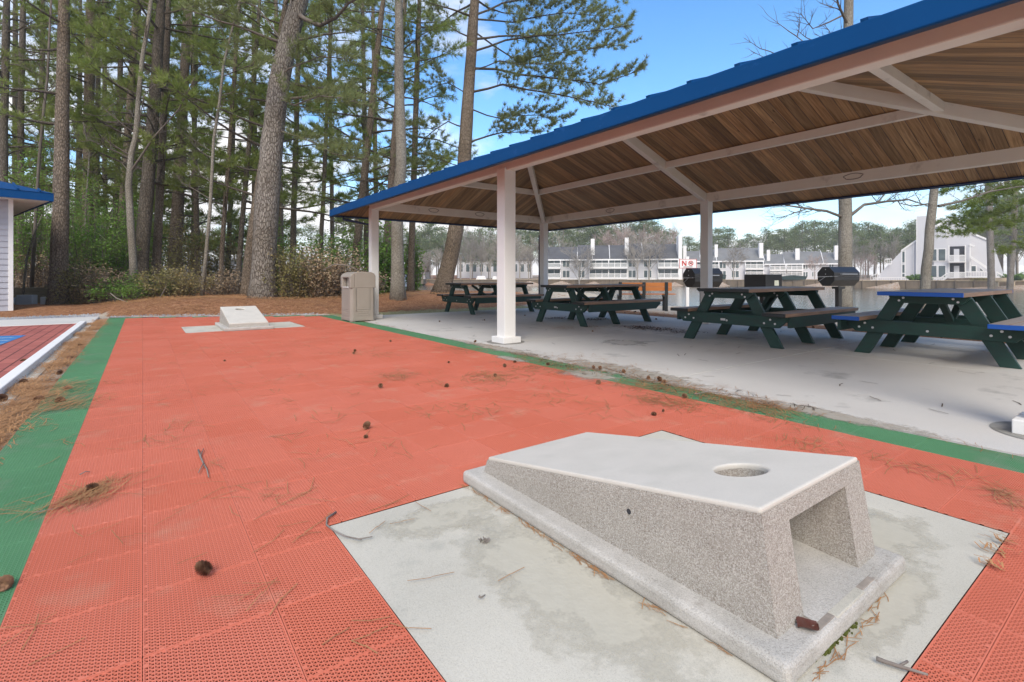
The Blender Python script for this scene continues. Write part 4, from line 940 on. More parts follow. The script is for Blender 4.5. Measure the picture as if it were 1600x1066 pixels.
# deeper trees
deep = [(-30, 27), (20, 30), (120, 33), (165, 27), (205, 31), (250, 29), (300, 26), (355, 28), (400, 31), (440, 27), (520, 30), (590, 33), (575, 24), (310, 22), (150, 24), (455, 23)]
for k, (x, d) in enumerate(deep):
    lean = random.uniform(-14, 18); open_r = x > 420
    pine('pine deeper in the woods, its trunk and boughs partly hidden by nearer trees', [(x, 450), (x+lean*.5, 250), (x+lean, 0)], d, random.uniform(6, 11), random.uniform(4, 7), random.choice(['bark_dark', 'bark_brown']),
         1.9 if not open_r else 4.0, 12*d/19, 32 if not open_r else 22, (2.0, 4.2), dens=.8, foliage='pine', group='pines deeper in the woods', tsize=.42, nb=22, wid=.015, top=14*d/19, bare=.05)
# ---- twisted pale tree, thin grey saplings
def bare_tree(name, label, P, r0, r1, mat_, nb=10, bl=(1, 2.2), z0=.3, depth=2, group=None, cat='tree', el=.5, extra=(), tw=.004, sides=6, tuft=None):
    P = [Vector(p) for p in P]; gz = gh(P[0].x, P[0].y); P[0].z = gz-.1; loc = Vector((P[0].x, P[0].y, gz)); P = [p-loc for p in P]
    root = empty(name, tuple(loc), 0, label, cat, group)
    m = MB(); K = len(P); pts = []
    for i in range(K-1):
        for f in (0, .5): pts.append(P[i].lerp(P[i+1], f)+Vector((random.gauss(0, r0*.14), random.gauss(0, r0*.14), 0))*(1 if i+f > 0 else 0))
    pts.append(P[-1]); n = len(pts)
    m.tube(pts, [(r0*1.25 if i == 0 else r0+(r1-r0)*i/(n-1)) for i in range(n)], 12); m.build('trunk', MT[mat_], root, smooth=True)
    w_ = MB(); tips = []
    def rec(p, d, l, r, dep):
        Q = curve(p, d, l, (0, 0, .25), 4, .14); w_.tube(Q, [r*(1-.75*i/4) for i in range(5)], sides if dep == depth else 3, cap=False)
        if dep > 0:
            for q in range(random.randint(4, 6)):
                t_ = random.uniform(.25, 1); c, e = at_path(Q, t_); v = Vector((random.gauss(0, 1), random.gauss(0, 1), random.gauss(.2, .7))).normalized()
                rec(c, (e+v*.9).normalized(), l*random.uniform(.35, .6), max(tw, r*.45), dep-1)
        else: tips.append(Q[-1])
    for q in range(nb):
        t_ = z0+(1-z0)*(q+random.random())/nb; c, e = at_path(pts, t_); a = random.uniform(0, 2*math.pi)
        rec(c, Vector((math.cos(a), math.sin(a), el)), random.uniform(*bl)*(1.2-.6*t_), max(tw*1.5, (r0+(r1-r0)*t_)*.35), depth)
    for (lp, dd, rr_) in extra:
        Q = [Vector(q)-loc for q in lp]; w_.tube(Q, [rr_*(1-.7*i/(len(Q)-1)) for i in range(len(Q))], 6, cap=False)
        for q in range(9):
            c, e = at_path(Q, random.uniform(.25, 1)); v = Vector((random.gauss(0, 1), random.gauss(0, 1), random.gauss(0, .6))).normalized(); rec(c, (e*.6+v).normalized(), random.uniform(.4, .9), rr_*.35, 1)
    w_.build('limbs', MT[mat_ if mat_ != 'bark_pale' else 'bark_twig'], root, smooth=True)
    return root
PP = lambda pts, d, dd=0: [WP(x, y, d+dd*i) for i, (x, y) in enumerate(pts)]
bare_tree('bare_tree', 'twisted pale bare tree bending right up through the woods', PP([(208, 455), (206, 350), (201, 290), (206, 240), (213, 190), (222, 90), (236, 0)], 15.8), .11, .05, 'bark_pale', 10, (1, 2), .35,
          extra=[(PP([(203, 270), (240, 215), (280, 170), (305, 120)], 15.8, -.2), 0, .035), (PP([(206, 250), (225, 150), (260, 110)], 15.8), 0, .02)])
bare_tree('bare_tree', 'thin lichen-grey sapling rising between the vine-wrapped trunk and the great grey pine', PP([(315, 462), (328, 330), (334, 220), (350, 100), (375, 0)], 15.6), .055, .03, 'bark_pale', 12, (.8, 1.6), .25)
bare_tree('bare_tree', 'curved pale sapling leaning beside the shed over the electrical boxes', PP([(34, 452), (42, 400), (52, 370), (66, 335)], 16.0), .035, .015, 'bark_pale', 4, (.4, .8), .4)
bare_tree('bare_tree', 'slender pale stem inside the holly beside the brown pine', PP([(131, 450), (134, 330), (140, 240), (128, 180)], 17.2), .03, .02, 'bark_pale', 8, (.6, 1.2), .3)
bare_tree('bare_tree', 'thin bare tree at the upper left above the shed roof', PP([(48, 460), (60, 250), (75, 120), (80, 0)], 17), .05, .03, 'bark_twig', 14, (1.2, 2.4), .35)
# near right trees
t_ = bare_tree('bare_tree', 'straight mottled grey trunk behind the right barrel grill, crown above the shelter roof', PP([(1322, 480), (1321, 330), (1322, 200), (1325, 0), (1327, -160)], 15.9), .215, .10, 'bark_pale', 12, (1.4, 3.0), .55,
   extra=[(PP([(1313, 338), (1292, 330), (1262, 326), (1235, 322), (1212, 317)], 15.9, -.3), 0, .05), (PP([(1330, 336), (1350, 320), (1385, 315), (1420, 312), (1450, 322)], 15.9, .4), 0, .055), (PP([(1262, 326), (1240, 333), (1222, 340), (1195, 338)], 15.0), 0, .02), (PP([(1370, 318), (1385, 300), (1400, 285)], 16.4), 0, .03),
          (PP([(1325, 20), (1295, 35), (1270, 45), (1250, 20)], 15.9), 0, .03)])
t_ = bare_tree('bare_tree', 'leaning blotchy grey trunk behind the blue-edged table', PP([(1440, 484), (1446, 420), (1452, 360), (1462, 290), (1475, 180), (1490, 60)], 17.6), .165, .10, 'bark_pale', 6, (1.2, 2.6), .6,
   extra=[(PP([(1466, 322), (1500, 315), (1545, 300), (1590, 292), (1640, 296)], 17.6, .3), 0, .045), (PP([(1455, 318), (1425, 322), (1405, 318)], 17.6), 0, .03), (PP([(1545, 300), (1570, 285), (1600, 270)], 18.4), 0, .02)])
# right-hand pine standing on the next bank, boughs hanging in from the right
pine('green pine with grey trunk on the house bank, boughs crossing the gabled house', [(1549, 444), (1547, 370), (1545, 300), (1540, 200)], 74, 9, 8, 'bark_grey', 14, 22, 20, (3, 6), foliage='pine', tsize=.5, nb=14, wid=.03, top=26, dens=.7)
pine('pine on the house bank at the right edge, greener and narrower in trunk', [(1578, 440), (1584, 370), (1586, 300), (1590, 200)], 78, 8, 7, 'bark_grey', 7, 24, 30, (3, 7), foliage='pine', tsize=.5, nb=14, wid=.03, top=27, dens=.8)
pine('leafy pine off the right edge whose long boughs hang over the water', [(1665, 470), (1660, 300), (1655, 100)], 24, 16, 13, 'bark_grey', 9, 14, 5, (2, 4), foliage='pine', tsize=.24, nb=20, wid=.011,
     limbs=[([(1662, 300), (1610, 290), (1560, 300), (1500, 330)], -1, .03), ([(1662, 280), (1600, 285), (1540, 320), (1480, 355)], 1, .03), ([(1662, 330), (1600, 345), (1550, 355), (1490, 368)], 0, .03), ([(1662, 260), (1600, 268), (1530, 285), (1475, 300)], 2, .03), ([(1660, 380), (1610, 380), (1570, 395)], 0, .02), ([(1660, 240), (1590, 262), (1520, 270), (1470, 282)], -1.5, .03), ([(1662, 300), (1600, 318), (1560, 335), (1520, 350)], .6, .03)])
# ---------------------------------------------------------------- shrubs
def shrub(label, x, d, wpx, htop, leaf, nleaf, lsize, twm='bark_twig', ntw=40, group=None, name='shrub', flat=.5, base=0.0, dy=1.0):
    p = WP(x, 432, d); gz = gh(p[0], p[1]); hh_ = H-(htop-432)/F*d-gz; rw = wpx/F*d/2
    root = empty(name, (p[0], p[1], gz), 0, label, 'shrub', group)
    m = MB(); C = []
    for q in range(ntw):
        a = random.uniform(0, 2*math.pi); rr_ = rw*math.sqrt(random.random()); tx, ty = rr_*math.cos(a), rr_*dy*math.sin(a)
        tz = hh_*random.uniform(.45, 1)*(1-.35*(rr_/rw)**2)
        s0 = Vector((tx*.35+random.gauss(0, .05), ty*.35, -.05)); e = Vector((tx, ty, tz)); mid = s0.lerp(e, .5)+Vector((random.gauss(0, .12), random.gauss(0, .12), random.uniform(0, .15)))
        Q = [s0, s0.lerp(mid, .5), mid, mid.lerp(e, .5)+Vector((random.gauss(0, .05), 0, random.gauss(0, .05))), e]
        m.tube(Q, [.012, .010, .008, .006, .004], 3, cap=False)
        for z in range(nleaf//ntw):
            t_ = random.uniform(base, 1.05); c, _ = at_path(Q, t_); C.append((c.x+random.gauss(0, .10), c.y+random.gauss(0, .10), max(.02, c.z+random.gauss(0, .09))))
        for z in range(5):
            c, e2 = at_path(Q, random.uniform(.2, .95)); v = Vector((random.gauss(0, 1), random.gauss(0, 1), random.gauss(.1, .6))).normalized(); R_ = curve(c, v, random.uniform(.2, .5), (0, 0, -.3), 3, .2); m.tube(R_, [.005, .004, .003, .003], 3, cap=False)
    m.build('branches', MT[twm], root)
    raw('foliage', leaves(np.array(C), lsize, flat=flat), 4, MT[leaf], root)
    return root
shrub('tall glossy green holly climbing between the brown pine and the twisted pale tree', 152, 17.0, 125, 262, 'holly', 14000, .085, ntw=80, base=.12)
shrub('smaller holly thicket above the shed roof, left of the brown pine', 62, 19, 100, 200, 'holly', 8000, .095, ntw=60, base=.4)
shrub('low bright green holly spray under the dark trunk pair', 205, 15.2, 125, 430, 'holly', 3200, .07, ntw=36, base=.4)
shrub('dark green holly between the pale tree and dark trunks', 190, 19.5, 90, 290, 'holly', 7000, .10, ntw=50, base=.1)
vs_ = [('tangle of brown dead vines behind the electrical boxes', 62, 19.0, 80, 350, 'dead', 4200, .05), ('olive brown brush at the foot of the brown pine', 128, 15.6, 80, 400, 'olive', 4600, .05),
       ('brown brush left of the low holly spray', 165, 15.6, 100, 410, 'dead', 4600, .05), ('rounded olive brush right of the low holly spray', 270, 15.6, 120, 405, 'olive', 6000, .05),
       ('thin brown brush between the sapling and the great grey pine', 350, 18.0, 110, 418, 'dead', 2600, .05), ('vine-covered brush around the stout middle trunk', 280, 20, 90, 330, 'olive', 4000, .07),
       ('olive green brush right of the great grey pine', 460, 15.2, 90, 372, 'olive', 7000, .05), ('wide brown and olive thicket left of the trash can', 515, 15.6, 115, 372, 'dead', 8500, .05),
       ('evergreen bush above the thicket, left of the far corner post', 520, 18.5, 120, 345, 'holly', 5200, .09), ('dark evergreen bush behind the far corner post', 598, 18.0, 62, 330, 'holly', 4200, .09),
       ('low brush behind the trash can', 575, 16.6, 60, 420, 'dead', 1800, .05), ('bushy evergreen right of the slim pale trunk', 645, 22, 26, 350, 'holly', 1800, .10), ('dense dark brush filling the left woods behind the brown pine', 100, 21, 130, 330, 'olive', 5000, .09),
       ('dark evergreen brush behind the dark trunk pair', 240, 23, 110, 300, 'holly', 6000, .11), ('hazy evergreen brush deep behind the great grey pine', 430, 24, 110, 330, 'holly', 5500, .11), ('evergreen brush deep between the sapling and the grey pine', 345, 27, 110, 340, 'olive', 3800, .11), ('dark brush at the left edge behind the shed', 10, 22, 90, 300, 'holly', 5000, .11)]
for (lab, x, d, wp, ht, lf, nl_, ls) in vs_: shrub(lab, x, d, wp, ht, lf, nl_, ls*1.35, ntw=60)
# arching dead stick on the ground in front of the woods
for lab, pts, d in (('pale dead branch arching on the needles in front of the low holly', [(172, 458), (182, 466), (200, 473), (222, 477), (238, 478), (250, 465), (260, 447)], 14.2), ('thin dead branch leaning out of the thicket above the trash can', [(505, 422), (522, 413), (545, 415), (562, 424)], 14.5)):
    m = MB(); Q = PP(pts, d); m.tube(Q, [.014, .013, .013, .012, .010, .008, .005][:len(Q)], 6, jit=.1); tag(m.build('dead_branch', MT['stick'], smooth=True, loc=Q[0]), lab, 'branch')
# ---------------------------------------------------------------- far shore
def far_pine_mesh(seed, hgt, kind):
    r = np.random.default_rng(seed); random.seed(seed)
    tr_ = MB(); tr_.tube([(0, 0, -1), (.1, 0, hgt*.5), (.2*r.normal(), 0, hgt*.97)], [.22, .16, .05], 6)
    C = []; 
    lo = .35 if kind else .5
    for q in range(30 if kind else 20):
        z = hgt*r.uniform(lo, .97); t_ = (z/hgt-lo)/(1-lo); rad_ = hgt*.19*(1.25-t_)*r.uniform(.5, 1); a = r.uniform(0, 2*math.pi)
        c = np.array([rad_*math.cos(a), rad_*math.sin(a), z]); tr_.tube([(0, 0, z-.6), tuple(c)], [.05, .03], 3, cap=False)
        C.append(c+r.normal(0, 1, (90, 3))*np.array([.95, .95, .42])*(1.15-.35*t_))
    C = np.concatenate(C); return tr_, leaves(C, .42, r, .5)
FP = []
for s in range(5):
    tr_, lv = far_pine_mesh(100+s, 16, s % 2)
    root = empty('pine_tree'); tr_.build('trunk', MT['bark_far'], root); raw('crown', lv, 4, MT['pine_far'], root); FP.append(root)
random.seed(11)
used = set()
def place_far(x, d, ytop, lab, grp, zb=.5, protos=None, hbase=16):
    k = random.randrange(len(protos or FP)); pr = (protos or FP)[k]
    o = pr if (id(pr) not in used) else copy_tree(pr); used.add(id(pr))
    p = WP(x, ytop, d); zb = gh(p[0], p[1])-.3; s = (p[2]-zb)/hbase
    o.location = (p[0], p[1], zb); o.rotation_euler = (0, 0, random.uniform(0, 6.28)); o.scale = (s*random.uniform(.85, 1.15),)*2+(s,); tag(o, lab, 'tree', grp); return o
def sky_line(x): return float(np.interp(x, [560, 640, 700, 760, 850, 940, 1010, 1045, 1070, 1110, 1132, 1150, 1165, 1180, 1205, 1235, 1260, 1310, 1350, 1400, 1440, 1500, 1560, 1640, 1720], [352, 356, 352, 346, 345, 338, 336, 345, 362, 356, 340, 362, 364, 354, 352, 346, 342, 340, 340, 343, 338, 332, 300, 280, 280]))
for row, (d0, dy_, st) in enumerate(((150, 0, 17), (168, 2, 15), (135, 16, 24))):
    x = 560+row*5
    while x < 1720:
        dd = d0 if x < 1320 else d0-15
        if not (row == 2 and 845 < x < 1320): place_far(x, dd+random.uniform(-5, 5), sky_line(x)+dy_+random.uniform(-2, 18), 'distant green pine in the tree line across the lake', 'distant pines across the lake')
        x += st*random.uniform(.7, 1.3)
for x in range(-260, 570, 24): place_far(x+random.uniform(-5, 5), random.uniform(62, 95), random.uniform(325, 362), 'hazy pine far behind the woods at left', 'far pines behind the left woods')
for x in range(1720, 2000, 22): place_far(x+random.uniform(-5, 5), random.uniform(110, 130), 290, 'distant green pine in the tree line across the lake', 'distant pines across the lake')
for x, d, yt in ((650, 124, 352), (672, 126, 345), (690, 128, 350), (880, 140, 336), (930, 138, 332)): place_far(x, d, yt, 'distant green pine in the tree line across the lake', 'distant pines across the lake')
# pale bare trees across the lake
def far_bare(seed, hgt, spread, m_, fine=.016):
    random.seed(seed); w_ = MB(); t_ = MB()
    t_.tube([(0, 0, -1), (0, 0, hgt*.3), (.1, .1, hgt*.6)], [.16, .12, .07], 6)
    def rec(p, d, l, r, dep):
        Q = curve(p, d, l, (0, 0, .3), 3, .12); w_.tube(Q, [r*(1-.6*i/3) for i in range(4)], 3, cap=False)
        if dep > 0:
            for q in range(5):
                c, e = at_path(Q, random.uniform(.3, 1)); v = Vector((random.gauss(0, 1), random.gauss(0, 1), random.gauss(.3, .6))).normalized(); rec(c, (e+v*.8).normalized(), l*.55, max(fine, r*.5), dep-1)
    for q in range(11):
        z = hgt*random.uniform(.22, .6); a = random.uniform(0, 6.28); rec((0, 0, z), Vector((math.cos(a)*spread, math.sin(a)*spread, 1)), hgt*.36, .06, 3)
    root = empty('bare_tree'); t_.build('trunk', MT[m_], root); w_.build('crown', MT[m_], root); return root
FB = [far_bare(31, 10, .9, 'greytwig'), far_bare(32, 10, .5, 'greytwig'), far_bare(33, 10, 1.1, 'pinktwig')]
random.seed(5)
def one(k, x, d, yt, lab, grp=None): return place_far(x, d, yt, lab, grp, protos=[FB[k]], hbase=10)
one(0, 905, 109, 382, 'bare grey tree in front of the dark-roofed terrace, left one of three')
one(1, 996, 109, 372, 'bare narrow tree in front of the dark-roofed terrace, middle one of three')
one(0, 1014, 109, 366, 'bare grey spreading tree in front of the dark-roofed terrace, right one of three')
one(0, 1146, 110, 384, 'rounded bare tree in front of the pale-roofed terrace, just right of the white post')
one(2, 1273, 106, 398, 'small pinkish bare tree left of the right barrel grill')
one(2, 1352, 112, 398, 'pinkish grey bare tree left of the gabled house, near the boat dock')
one(1, 675, 124, 400, 'reddish bare bushy tree by the gazebo across the lake')
for x, yt, k in ((735, 360, 1), (752, 372, 1), (782, 362, 1), (797, 356, 0), (812, 374, 1), (860, 372, 0), (766, 380, 1), (720, 376, 0), (826, 378, 1), (655, 392, 0), (690, 385, 1), (845, 385, 1)): one(k, x, 122, yt, 'pale bare tree on the wooded far shore behind the shelter post', 'bare trees on the far shore')
for x, yt, k in ((1345, 370, 0), (1370, 378, 0), (1395, 372, 1), (1330, 385, 0), (1560, 340, 0), (1590, 330, 1), (1610, 345, 0), (1520, 360, 0), (1035, 352, 2), (985, 350, 2), (955, 356, 2)): one(k, x, 122, yt, 'grey bare tree behind the houses across the lake', 'bare trees behind the houses')
# bulkheads
fs = [far_shore[i] for i in (1, 2, 3, 4, 5, 6, 7, 8, 9, 10)]
random.seed(3)
bw = MB(); bc = MB(); bp = MB()
for i in range(len(fs)-1):
    a, c = Vector((*fs[i], 0)), Vector((*fs[i+1], 0)); top = .12
    bw.bar(a+Vector((0, 0, (top-1.6)/2)), c+Vector((0, 0, (top-1.6)/2)), .25, 1.6+top); bc.bar(a+Vector((0, 0, top+.06)), c+Vector((0, 0, top+.06)), .5, .12)
    n = int((c-a).length/2.2); dn = (c-a).normalized(); out = Vector((dn.y, -dn.x, 0))
    if out.dot(a) > 0: out = -out
    for q in range(n): p_ = a.lerp(c, (q+.5)/n)+out*.25; bp.tube([(p_.x, p_.y, -1.6), (p_.x, p_.y, top+.1)], .11, 6)
r = empty('bulkhead', (0, 0, 0), 0, 'long brown timber bulkhead along the far shore of the lake', 'bulkhead'); bw.build('boards', MT['bulk'], r); bc.build('cap_rail', MT['bulk_cap'], r); bp.build('piles', MT['bulk'], r)
# ---- terraces
def terrace(label, d, org, sc_, els, roofm, depth=9, name='apartment_building'):
    """els in pixels of the photo: kind, x0, y0, x1, y1"""
    xs_c = [e[1] for e in els if e[0] == 'wall']+[e[3] for e in els if e[0] == 'wall']; kc = (org[0]+(min(xs_c)+max(xs_c))/2/sc_-800)/F; a0 = math.atan(kc)*.8; k0 = math.tan(a0)
    D0 = d*(1+kc*k0)*math.cos(a0); X = lambda x: D0*math.tan(math.atan((org[0]+x/sc_-800)/F)-a0)-D0*math.tan(math.atan(kc)-a0)
    Z = lambda y: H-(org[1]+y/sc_-432)/F*d
    fo = WP(800+kc*F, 432, d); root = empty(name, (fo[0], fo[1], 0), R(-HEAD)-a0, label, 'apartment building')
    def bx(x0, x1, y0, y1, z0, z1, nm, m_, par=None, **k): b = MB(); b.box(x0, x1, y0, y1, z0, z1); return b.build(nm, MT[m_], par or root, **k)
    walls = [e for e in els if e[0] == 'wall']
    for _, x0, y0, x1, y1 in walls: wl = bx(X(x0), X(x1), 0, depth, Z(y1)-.8, Z(y0), 'wall', 'siding')
    for e in els:
        k, x0, y0, x1, y1 = e[:5]; a, c, t_, u = X(x0), X(x1), Z(y0), Z(y1)
        if k == 'roof':
            b = MB(); rd = depth*.5
            b.add([(a, -.5, u), (c, -.5, u), (c, rd, t_), (a, rd, t_), (a, depth+.4, u), (c, depth+.4, u), (a, -.5, u-.15), (c, -.5, u-.15)], [(0, 1, 2, 3), (3, 2, 5, 4), (6, 7, 1, 0), (0, 3, 4), (1, 5, 2)]); rf_ = b.build('roof', MT[roofm], root)
            b = MB(); b.box(a, c, -.56, -.505, u-.3, u+.02); b.build('fascia', MT['hwhite'], rf_)
            b = MB(); b.bar((c+.02, -.5, u+.08), (c+.02, rd, t_+.08), .12, .2); b.build('rake_trim', MT['hwhite'], rf_)
        elif k == 'chim': bx(a, c, 1.0+e[5] if len(e) > 5 else 1.0, 2.4, u-1.5, t_, 'chimney', 'hwhite')
        elif k == 'win':
            fr = bx(a-.10, c+.10, -.06, .05, u-.1, t_+.1, 'window', 'hwhite'); m_ = (a+c)/2
            for q0, q1 in ((a, m_-.07), (m_+.07, c)): bx(q0, q1, -.075, -.062, u, t_, 'pane', 'glass', fr)
        elif k == 'balc':                              # x0,y0 top of opening; y1 floor ; e[5] slant px
            sl = (e[5] if len(e) > 5 else 0)/sc_/F*d; hh_ = t_-u
            rc = bx(a, c, -.03, .04, u+.25, t_-.02, 'recess', 'glass'); 
            b = MB()
            for q in (.0, .33, .66, 1.0): b.box(a+(c-a)*q-.05, a+(c-a)*q+.05, -.06, -.031, u+.25, t_-.03)
            b.build('door_frame', MT['hwhite'], rc)
            fl_ = bx(a-.05, c+.05, -1.5, -.061, u-.14, u+.1, 'balcony', 'hwhite')
            b = MB(); b.box(a, c, -1.52, -1.44, u+1.0, u+1.12); b.box(a, c, -1.52, -1.44, u+.1, u+.26)
            n = int((c-a)/.22)
            for q in range(n+1): xx = a+(c-a)*q/n; b.box(xx-.05, xx+.05, -1.50, -1.46, u+.26, u+1.0)
            b.build('railing', MT['hwhite'], fl_)
            b = MB()
            for xx in (a, c): b.prism([(-1.5, u+.1), (-.5, t_+.05), (-.06, t_+.05), (-.06, t_-.5), (-.75, u+1.2), (-.75, u+.1)], xx-.07, xx+.07, lambda p, q, dd: (dd, p, q))
            b.build('side_screen', MT['hwhite'], fl_)
        elif k == 'trim': bx(a, c, -.05, -.001, u, t_, 'trim', 'hwhite')
    return root
E1 = [('wall', 100, 372, 1345, 552), ('roof', 125, 248, 410, 372), ('roof', 410, 232, 545, 372), ('roof', 545, 238, 700, 372), ('roof', 700, 236, 860, 372), ('roof', 860, 222, 1000, 372), ('roof', 1000, 230, 1325, 372),
      ('chim', 102, 188, 140, 372, -.9), ('chim', 532, 185, 566, 328), ('chim', 840, 178, 874, 325), ('chim', 1312, 170, 1345, 550, -1.4)]
for x0, x1 in ((95, 262), (520, 690), (692, 855), (1128, 1310)): E1 += [('balc', x0, 380, x1, 452), ('balc', x0, 465, x1, 545)]
for x0, x1 in ((282, 342), (420, 476), (870, 932), (1007, 1072)): E1 += [('win', x0, 382, x1, 440), ('win', x0, 474, x1, 534)]
E1 += [('trim', 260, 543, 510, 556), ('trim', 858, 543, 1125, 556)]
terrace('long terrace with dark grey shingle roofs and white balconies across the lake', 112, (830, 340), 5.714, E1, 'roofD')
E2 = [('wall', 90, 575, 765, 735), ('roof', 95, 482, 235, 575), ('roof', 235, 470, 370, 575), ('roof', 370, 462, 765, 575), ('chim', 93, 442, 121, 548, -1), ('chim', 358, 435, 385, 545), ('chim', 730, 430, 763, 570, -.6)]
for x0, x1 in ((150, 240), (300, 388), (608, 758)): E2 += [('balc', x0, 582, x1, 645), ('balc', x0, 652, x1, 705)]
for x0, x1 in ((398, 448), (498, 556)): E2 += [('win', x0, 584, x1, 635), ('win', x0, 660, x1, 712)]
terrace('pale grey-roofed terrace of apartments seen right of the second back post', 119, (1050, 300), 5.333, E2, 'roofL')
E3 = [('wall', 768, 597, 1480, 738), ('roof', 770, 508, 935, 597), ('roof', 935, 490, 1260, 597), ('roof', 1260, 500, 1480, 597), ('chim', 792, 475, 820, 570), ('chim', 1032, 468, 1068, 566), ('chim', 1362, 450, 1392, 560)]
for x0, x1 in ((815, 945), (955, 1085)): E3 += [('balc', x0, 600, x1, 655), ('balc', x0, 662, x1, 705)]
for x0, x1 in ((1095, 1130), (1168, 1195), (1310, 1345)): E3 += [('win', x0, 603, x1, 640), ('win', x0, 668, x1, 705)]
terrace('pale grey-roofed terrace between the coal bin and the right grill, third from the left', 123, (1050, 300), 5.333, E3, 'roofL')
# overturned boats / tarps by the water
for lab, x0, x1, y0, y1, d in (('dark green covered boat on the bank in front of the pale terrace', 1113, 1133, 430, 437, 108), ('long dark green covered boat left of the right barrel grill', 1219, 1259, 432, 437.5, 105)):
    p = WP((x0+x1)/2, y1, d); hw_ = (x1-x0)/2/F*d; hh_ = (y1-y0)/F*d; b = MB()
    b.prism([(-hw_, hh_), (hw_, hh_), (hw_*.85, 0), (-hw_*.9, 0)], -.9, .9, lambda u, v, q: (u, q*(1-.25*abs(u)/hw_), v)); b.prism([(-hw_, hh_), (0, hh_+.25), (hw_, hh_)], -.7, .7, lambda u, v, q: (u, q, v+.003))
    o = b.build('covered_boat', MT['tarp'], bevel=.05); o.location = tuple(p); o.rotation_euler = (0, 0, R(-HEAD)); tag(o, lab, 'boat')
# ---- gabled house on the right
d = 96.0; org = (1330, 260); s3 = 5.33
kc = (1495-800)/F; a0 = math.atan(kc); D0 = d/math.cos(a0)
X = lambda x: D0*math.tan(math.atan((org[0]+x/s3-800)/F)-a0)
Z = lambda y: H-(org[1]+y/s3-432)/F*d
fo = WP(1495, 432, d); gb = empty('gabled_house', (fo[0], fo[1], 0), R(-HEAD)-a0, 'tall grey gabled house with white trim and stair rails across the water at right', 'house')
def front(poly, y0, y1, nm='wall', m_='siding', par=None): b = MB(); b.prism([(X(x), Z(y)) for x, y in poly], y0, y1, lambda u, v, q: (u, q, v)); return b.build(nm, MT[m_], par or gb)
front([(200, 940), (420, 695), (545, 607), (545, 960), (200, 960)], -.4, 6)
front([(546, 960), (546, 402), (638, 402), (638, 960)], -1.2, 5, 'chimney')
front([(639, 960), (639, 520), (700, 500), (820, 440), (1000, 560), (1000, 960)], -.8, 8)
front([(690, 960), (690, 500), (712, 495), (795, 545), (810, 960)], -1.5, -.81)
front([(1001, 960), (1001, 570), (1140, 622), (1200, 700), (1290, 950)], .5, 8)
b = MB()
def tl(x0, y0, x1, y1, yy, w_=.28): b.bar((X(x0), yy, Z(y0)), (X(x1), yy, Z(y1)), .5, w_)
tl_seq = []
for a_ in ((420, 692, 545, 605, -.35), (700, 497, 820, 437, -.75, .35), (820, 437, 965, 512, -.75, .35), (712, 492, 800, 545, -1.5, .3), (1000, 560, 1145, 622, .55, .3), (985, 655, 1025, 672, -.8, .3)):
    b = MB(); tl(*a_); b.build('rake_trim', MT['hwhite'], gb)
if 0: tl(700, 497, 820, 437, -.75, .35); tl(820, 437, 965, 512, -.75, .35); tl(712, 492, 800, 545, -1.5, .3); tl(1000, 560, 1145, 622, .55, .3); tl(985, 655, 1025, 672, -.8, .3)
b = MB()
for x0, x1, yy in ((416, 424, -.45), (447, 454, -.45), (516, 523, -.45), (545, 551, -1.25), (810, 820, -1.55), (945, 955, -1.3), (985, 995, -1.3)): b.box(X(x0), X(x1), yy-.02, yy+.03, Z(965), Z({416: 690, 447: 680, 516: 625, 545: 402}.get(x0, 660)))
b.build('corner_trim', MT['hwhite'], gb)
def wn(x0, x1, y0, y1, yy, nm='window', m_='glass', fw=.14):
    f_ = MB(); f_.box(X(x0)-fw, X(x1)+fw, yy-.08, yy, Z(y1)-fw, Z(y0)+fw); f_ = f_.build(nm, MT['hwhite'], gb); q = MB(); q.box(X(x0), X(x1), yy-.10, yy-.082, Z(y1), Z(y0)); q.build('pane', MT[m_], f_)
for x0, x1 in ((658, 712), (730, 785)): wn(x0, x1, 690, 785, -1.51); wn(x0, x1, 828, 922, -1.51)
wn(428, 446, 700, 795, -.41); wn(428, 446, 815, 885, -.41); wn(428, 446, 895, 920, -.41); wn(1003, 1038, 832, 875, .49)
f_ = front([(1070, 840), (1070, 875), (1112, 875)], .38, .49, 'window', 'hwhite'); front([(1075, 850), (1075, 871), (1100, 871)], .36, .378, 'pane', 'glass', f_)
for y0, y1, y2 in ((668, 742, 795), (808, 882, 928)):
    rc = MB(); rc.box(X(822), X(945), -.86, -.80, Z(y2), Z(y0)); rc = rc.build('balcony_recess', MT['dark'], gb); q = MB(); q.box(X(855), X(900), -.93, -.861, Z(y2), Z(y0+22)); q.build('door', MT['siding'], rc)
    bl = MB(); bl.box(X(815), X(950), -2.4, -.81, Z(y2+8), Z(y2)); bl = bl.build('balcony', MT['hwhite'], gb); q = MB(); q.box(X(818), X(948), -2.4, -2.32, Z(y1+6), Z(y1)); 
    for k in range(15): xx = X(818)+(X(948)-X(818))*k/14; q.box(xx-.05, xx+.05, -2.38, -2.33, Z(y2), Z(y1+6))
    q.build('railing', MT['hwhite'], bl)
def rail(x0, y0, x1, y1, yy, hh_=.95):
    q = MB()
    a, c = Vector((X(x0), yy, Z(y0))), Vector((X(x1), yy, Z(y1))); q.bar(a, c, .09, .16); q.bar(a-Vector((0, 0, hh_)), c-Vector((0, 0, hh_)), .09, .25)
    n = max(2, int((c-a).length/.35))
    for i in range(n+1): p_ = a.lerp(c, i/n); q.box(p_.x-.04, p_.x+.04, yy-.03, yy+.03, p_.z-hh_, p_.z)
    q.build('stair_rail', MT['hwhite'], gb)
